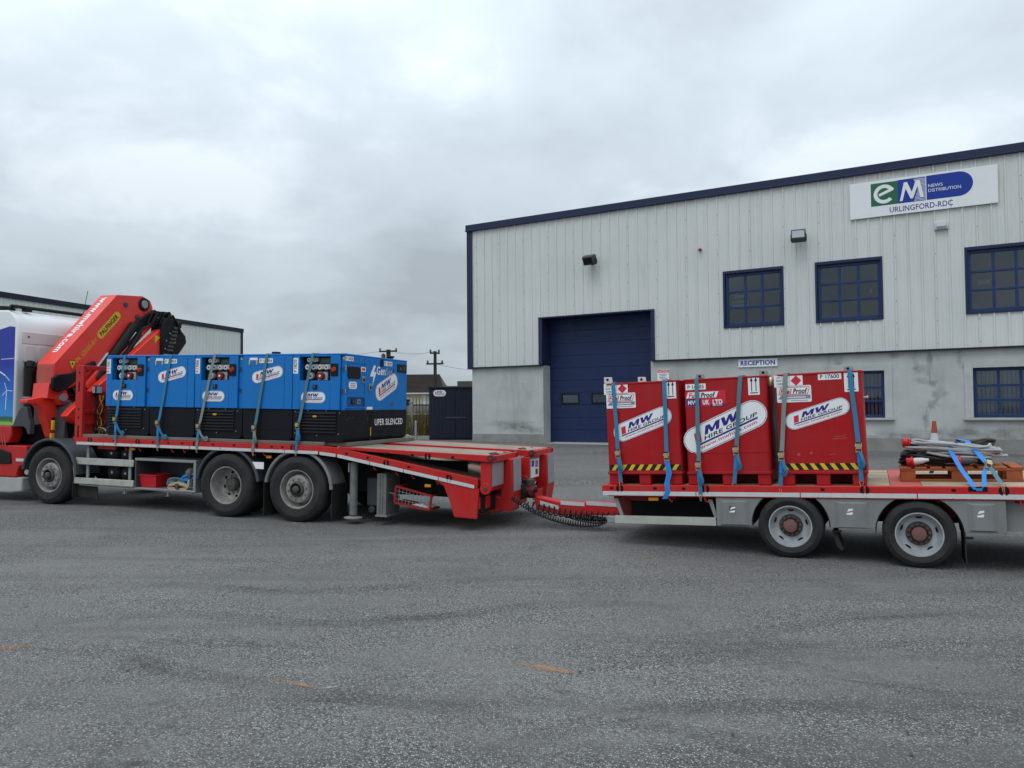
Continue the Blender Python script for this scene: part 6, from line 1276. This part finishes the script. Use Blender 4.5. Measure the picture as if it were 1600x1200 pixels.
def fuelproof(t, x_, z_, wd=.40, ht=.20):
    p = plate(t, 'fuel_label', S(x_, z_), XX, ZZ, wd, ht, r=.015); m = MB()
    m.flat([(-wd * .46, -ht * .05), (wd * .40, -ht * .05), (wd * .46, ht * .42), (-wd * .40, ht * .42)], S(x_, z_), XX, ZZ, 'ink_red', .003); m.flat([(-wd * .43, -ht * .01), (wd * .385, -ht * .01), (wd * .44, ht * .38), (-wd * .38, ht * .38)], S(x_, z_), XX, ZZ, 'sticker', .0036)
    m.text('Fuel', S(x_ - wd * .40, z_ + ht * .02), XX, ZZ, 'ink_red', size=ht * .30, fitw=wd * .34, bold=.03, shear=.25, off=.0042, align='LEFT'); m.text('Proof', S(x_ - wd * .03, z_ + ht * .02), XX, ZZ, 'ink_black', size=ht * .30, fitw=wd * .42, bold=.035, shear=.25, off=.0042, align='LEFT')
    m.flat([(-wd * .47, -ht * .30), (wd * .47, -ht * .30), (wd * .47, -ht * .08), (-wd * .38, -ht * .08)], S(x_, z_), XX, ZZ, 'ink_grey', .003); m.flat(rect(-wd * .30, wd * .34, -ht * .235, -ht * .175), S(x_, z_), XX, ZZ, 'sticker', .004); m.flat(rect(-wd * .1, wd * .4, -ht * .42, -ht * .38), S(x_, z_), XX, ZZ, 'ink_grey', .003); m.build('lettering', p)
t1 = fuel_tank(-2.262, .985, 'left red fuel tank at the front end of the trailer, hazard tape along its foot', 1, [(.02, .1, 'cab_grey'), (.36, .55, 'cab_grey')], 0)
hazard(t1, .165, 1.262); fuelproof(t1, .215, 1.105); arrows(t1, .885, 1.222); mw_sticker(t1, S(.49, .785), XX, ZZ, .82, .24, R(20))
t2 = fuel_tank(-1.213, 1.02, 'middle red fuel tank with the biggest white sticker and no hazard tape', 0, [(.10, .6, 'galv'), (.93, .5, 'galv')], 1)
plate(t2, 'number_label', S(.155, 1.238), XX, ZZ, .255, .075, 'P 14105', fit=.8)
p = plate(t2, 'fuel_label', S(.27, 1.085), XX, ZZ, .50, .20, r=.012, mat='ink_red'); m = MB()
m.flat([(-.24, .01), (.135, .01), (.165, .085), (-.215, .085)], S(.27, 1.085), XX, ZZ, 'sticker', .003); m.text('Fuel', S(.06, 1.10), XX, ZZ, 'ink_red', size=.06, fitw=.14, bold=.03, shear=.25, off=.0042, align='LEFT'); m.text('Proof', S(.215, 1.10), XX, ZZ, 'ink_black', size=.06, fitw=.18, bold=.035, shear=.25, off=.0042, align='LEFT')
m.flat(rect(-.24, -.06, -.09, 0.0), S(.27, 1.085), XX, ZZ, 'ink_navy', .003); m.text('MW', S(.05, 1.012), XX, ZZ, 'sticker', size=.055, fitw=.12, bold=.02, off=.0042, align='LEFT'); m.text('UK', S(.235, 1.012), XX, ZZ, 'sticker', size=.055, fitw=.085, bold=.04, off=.0042, align='LEFT'); m.text('LTD', S(.36, 1.012), XX, ZZ, 'sticker', size=.055, fitw=.12, bold=.04, off=.0042, align='LEFT'); m.flat(rect(.06, .245, -.098, -.072), S(.27, 1.085), XX, ZZ, 'ink_navy', .003); m.text('BELFAST', S(.42, .991), XX, ZZ, 'sticker', size=.016, fitw=.12, bold=.02, off=.0042); m.build('lettering', p)
arrows(t2, .865, 1.222); mw_sticker(t2, S(.49, .715), XX, ZZ, 1.10, .34, R(24))
m = MB(); m.tube([(1.035, .2, 1.34), (1.06, .15, 1.28), (1.055, .1, 1.2), (1.04, .12, .9), (1.06, .1, .6), (1.05, .15, .3)], .008, 'cable_black', n=6); m.lathe([(.035, 0), (.05, .03), (.045, .09), (.02, .12)], (1.05, .14, 1.20), (0, 0, 1), 'brass_steel', n=12, cap1=True); m.build('vent_hose', t2)
t3 = fuel_tank(-.087, .955, 'right red fuel tank marked P 17600 at the pallet side', -1, [(.80, .7, 'galv')], 2)
hazard(t3, .155, 1.255); fuelproof(t3, .20, 1.095, .39, .20); plate(t3, 'number_label', S(.605, 1.285), XX, ZZ, .255, .078, 'P 17600', fit=.82); arrows(t3, .835, 1.212, .15, .24); mw_sticker(t3, S(.445, .848), XX, ZZ, .745, .205, R(17))
m = MB(); m.cyl((.955, .3, 1.02), (1.0, .3, 1.02), .018, 'steel', n=10); m.cyl((.99, .3, 1.02), (1.005, .3, 1.02), .024, 'steel', n=10); m.build('filler_pipe', t3)
m = MB()
for x_, z_, ln in ((.62, .57, .12), (.60, .545, .16), (.56, .36, .07)): m.bar((x_, -.001, z_), (x_ + ln, -.001, z_ + .012), .002, .006, 'faded_red')
m.flat(disc(.018, 8), S(.22, .37), XX, ZZ, 'faded_red', .001); m.flat(disc(.016, 8), S(.36, .385), XX, ZZ, 'faded_red', .001); m.build('scratches', t3)
TS = 'ratchet straps over the fuel tanks'; tb = (0, 1.26, .55)
strap(FL, 'blue ratchet strap at the left end of the left fuel tank', TS, (-2.14, 1.825), tb, (-2.10, .88), (-2.08, .47), 'strap_blue', 'strap_blue', .06, .025, 'loop')
strap(FL, 'bright blue ratchet strap at the right side of the left fuel tank, tail hanging down', TS, (-1.455, 1.825), tb, (-1.455, .84), (-1.45, .40), 'strap_blue', 'glove_tan', .06, .022, 'hang')
strap(FL, 'teal ratchet strap at the left side of the middle fuel tank', TS, (-1.04, 1.825), tb, (-1.05, .72), (-1.04, .33), 'strap_teal', 'strap_blue', .06, -.015, 'loop')
strap(FL, 'teal ratchet strap at the right side of the middle fuel tank', TS, (-.50, 1.825), tb, (-.59, .90), (-.63, .46), 'strap_teal', 'strap_blue', .06, .025, 'loop')
strap(FL, 'grey-green ratchet strap at the left side of the right fuel tank', TS, (.03, 1.825), tb, (-.06, .83), (-.09, .43), 'strap_grey', 'strap_blue', .06, .0, 'loop')
strap(FL, 'blue ratchet strap at the right side of the right fuel tank', TS, (.74, 1.825), tb, (.79, .92), (.80, .49), 'strap_blue', 'strap_blue', .06, .02, 'loop')
# ================================================================== pallet with cables
PL = empty('wooden_pallet', FL.M @ Matrix.Translation((1.215, .665, TD)) @ Matrix.Rotation(R(-1.0), 4, 'Z')); tag(PL, 'orange-brown wooden pallet carrying coiled cables at the right end of the trailer', 'pallet')
for y_ in (0, .36, .70):
    m = MB(); m.box(0, 1.26, y_, y_ + .10, .0, .022, 'orange_wood'); m.build('bottom_board', PL, bev=.004)
    for x_ in (.0, .54, 1.08): m = MB(); m.box(x_ + random.uniform(0, .01), x_ + .17, y_ + .004, y_ + .096, .022, .122, 'orange_wood'); m.build('block', PL, bev=.004)
    m = MB(); m.box(0, 1.26, y_ - .002, y_ + .10, .122, .142, 'orange_wood'); m.build('stringer_board', PL, bev=.004)
for i in range(8): m = MB(); x_ = .0 + i * .163; m.box(x_, x_ + .125, -.005, .805, .142, .163 + random.uniform(-.001, .002), 'orange_wood'); m.build('top_board', PL, bev=.004)
def cable(label, cx, cy, rx, ry, z0, n, r_, mat, plugs=(), tilt=0.0, ang=0.0):
    c = empty('cable_coil', FL.M @ Matrix.Translation((cx, cy, z0))); tag(c, label, 'cable', 'coiled cables on the pallet'); M_ = Matrix.Rotation(ang, 4, 'Z'); m = MB(); pts = []; rs_ = random.Random(int(cx * 100) + n)
    K_ = [(rs_.uniform(-.05, .05), rs_.uniform(-.035, .035), rs_.uniform(.74, 1.08), rs_.uniform(.70, 1.1), rs_.uniform(-.16, .16), rs_.uniform(-.2, .2), rs_.uniform(-.12, .12)) for _ in range(n + 2)]
    for i in range(n * 28 + 1):
        a = 2 * math.pi * i / 28; lap = i / 28; j = int(lap); f = lap - j; f = f * f * (3 - 2 * f); dx, dy, kx, ky, tx, ty, rz = [q0 + (q1 - q0) * f for q0, q1 in zip(K_[j], K_[j + 1])]
        p = V((rx * kx * math.cos(a), ry * ky * math.sin(a), 0)); p.rotate(Matrix.Rotation(rz, 3, 'Z')); p += V((dx, dy, r_ + lap * r_ * 1.15))
        p.z += (tilt + tx * .6) * p.x + ty * p.y * .6 + .012 * math.sin(3 * a + lap * 2); p.z = max(p.z, r_ * .6); pts.append(M_ @ p)
    m.tube(pts, r_, mat, n=8); m.build('cable', c)
    for (pu, pv, pw, d, body) in plugs:
        o = V((pu, pv, pw)); d = V(d).normalized(); q = MB(); q.lathe([(.0, -.002), (.048, 0), (.052, .02), (.050, .075), (.044, .08)], o, d, 'lens_red', n=16); q.lathe([(.04, .075), (.042, .10), (.036, .17), (.022, .21), (.018, .24)], o, d, body, n=14, cap1=True); pg = q.build('plug', c)
        q = MB(); q.lathe([(.05, .05), (.062, .055), (.062, .07), (.05, .075)], o, d, 'lens_red', n=18); q.build('locking_ring', pg)
    return c
zt = TD + .166
cable('black cable coil lying lowest on the pallet', 1.66, .98, .43, .22, zt, 5, .017, 'cable_black', [((-.36), -.24, .055, (1, -.1, .12), 'cab_grey')])
cable('grey cable coil lying over the black one on the pallet', 1.79, .96, .48, .23, zt + .09, 10, .0145, 'cable_grey', [(-.52, -.05, .20, (1, .2, -.1), 'black'), (.0, -.30, -.02, (1, -.05, .0), 'slate_grey')], tilt=-.09, ang=-.06)
cable('dark grey cable coil heaped at the back of the pallet', 2.08, 1.25, .20, .15, zt + .10, 9, .016, 'hub_dark', tilt=.15)
cable('pale grey cable looped loosely over the right half of the pallet', 1.98, .98, .33, .20, zt + .10, 7, .0145, 'cable_grey', tilt=-.12, ang=.25)
cable('short black cable hank at the left end of the pallet', 1.42, .98, .19, .19, zt + .03, 7, .016, 'cable_black', tilt=.05)
# strap over the cables
s = empty('ratchet_strap', FL.M @ Matrix.Translation((2.0, 0, .45))); tag(s, 'bright blue strap looped over the cables and pallet, hooked in the trailer edge', 'strap'); o = V((2.0, 0, .45))
m = MB(); m.ribbon([V(p) - o for p in [(1.60, 1.6, .50), (1.66, 1.2, .83), (1.70, .95, .92), (1.74, .80, .89), (1.78, .66, .80), (1.84, .42, .64), (1.90, .10, .52), (1.915, -.014, .475), (1.935, -.016, .452)]], (.025, .004, 0), 'strap_bright', .004); m.build('webbing', s)
m = MB(); m.ribbon([V(p) - o for p in [(1.935, -.016, .452), (1.99, -.016, .452), (2.01, -.012, .475), (2.04, .22, .60), (2.09, .40, .68)]], [(.003, 0, .014), (.003, 0, .014), (.022, .004, 0), (.022, .004, 0), (.022, .004, 0)], 'strap_bright', .004); m.build('webbing', s)
m = MB(); m.ribbon([V(p) - o for p in [(1.86, 1.6, .50), (1.90, 1.25, .95), (1.96, .95, .94), (2.03, .70, .82), (2.10, .42, .70)]], (.027, .004, 0), 'strap_bright', .004); m.build('webbing', s)
r0 = inst('ratchet', RATCH, s, V((2.10, .36, .69)) - o, (R(-40), R(20), R(15)))
m = MB(); m.ribbon([V(p) - o for p in [(2.12, .33, .665), (2.15, .18, .58), (2.175, .03, .515)]], (.024, .006, 0), 'strap_teal', .004); m.build('short_webbing', s)
inst('strap_hook', HOOK, s, V((2.185, -.012, .47)) - o)
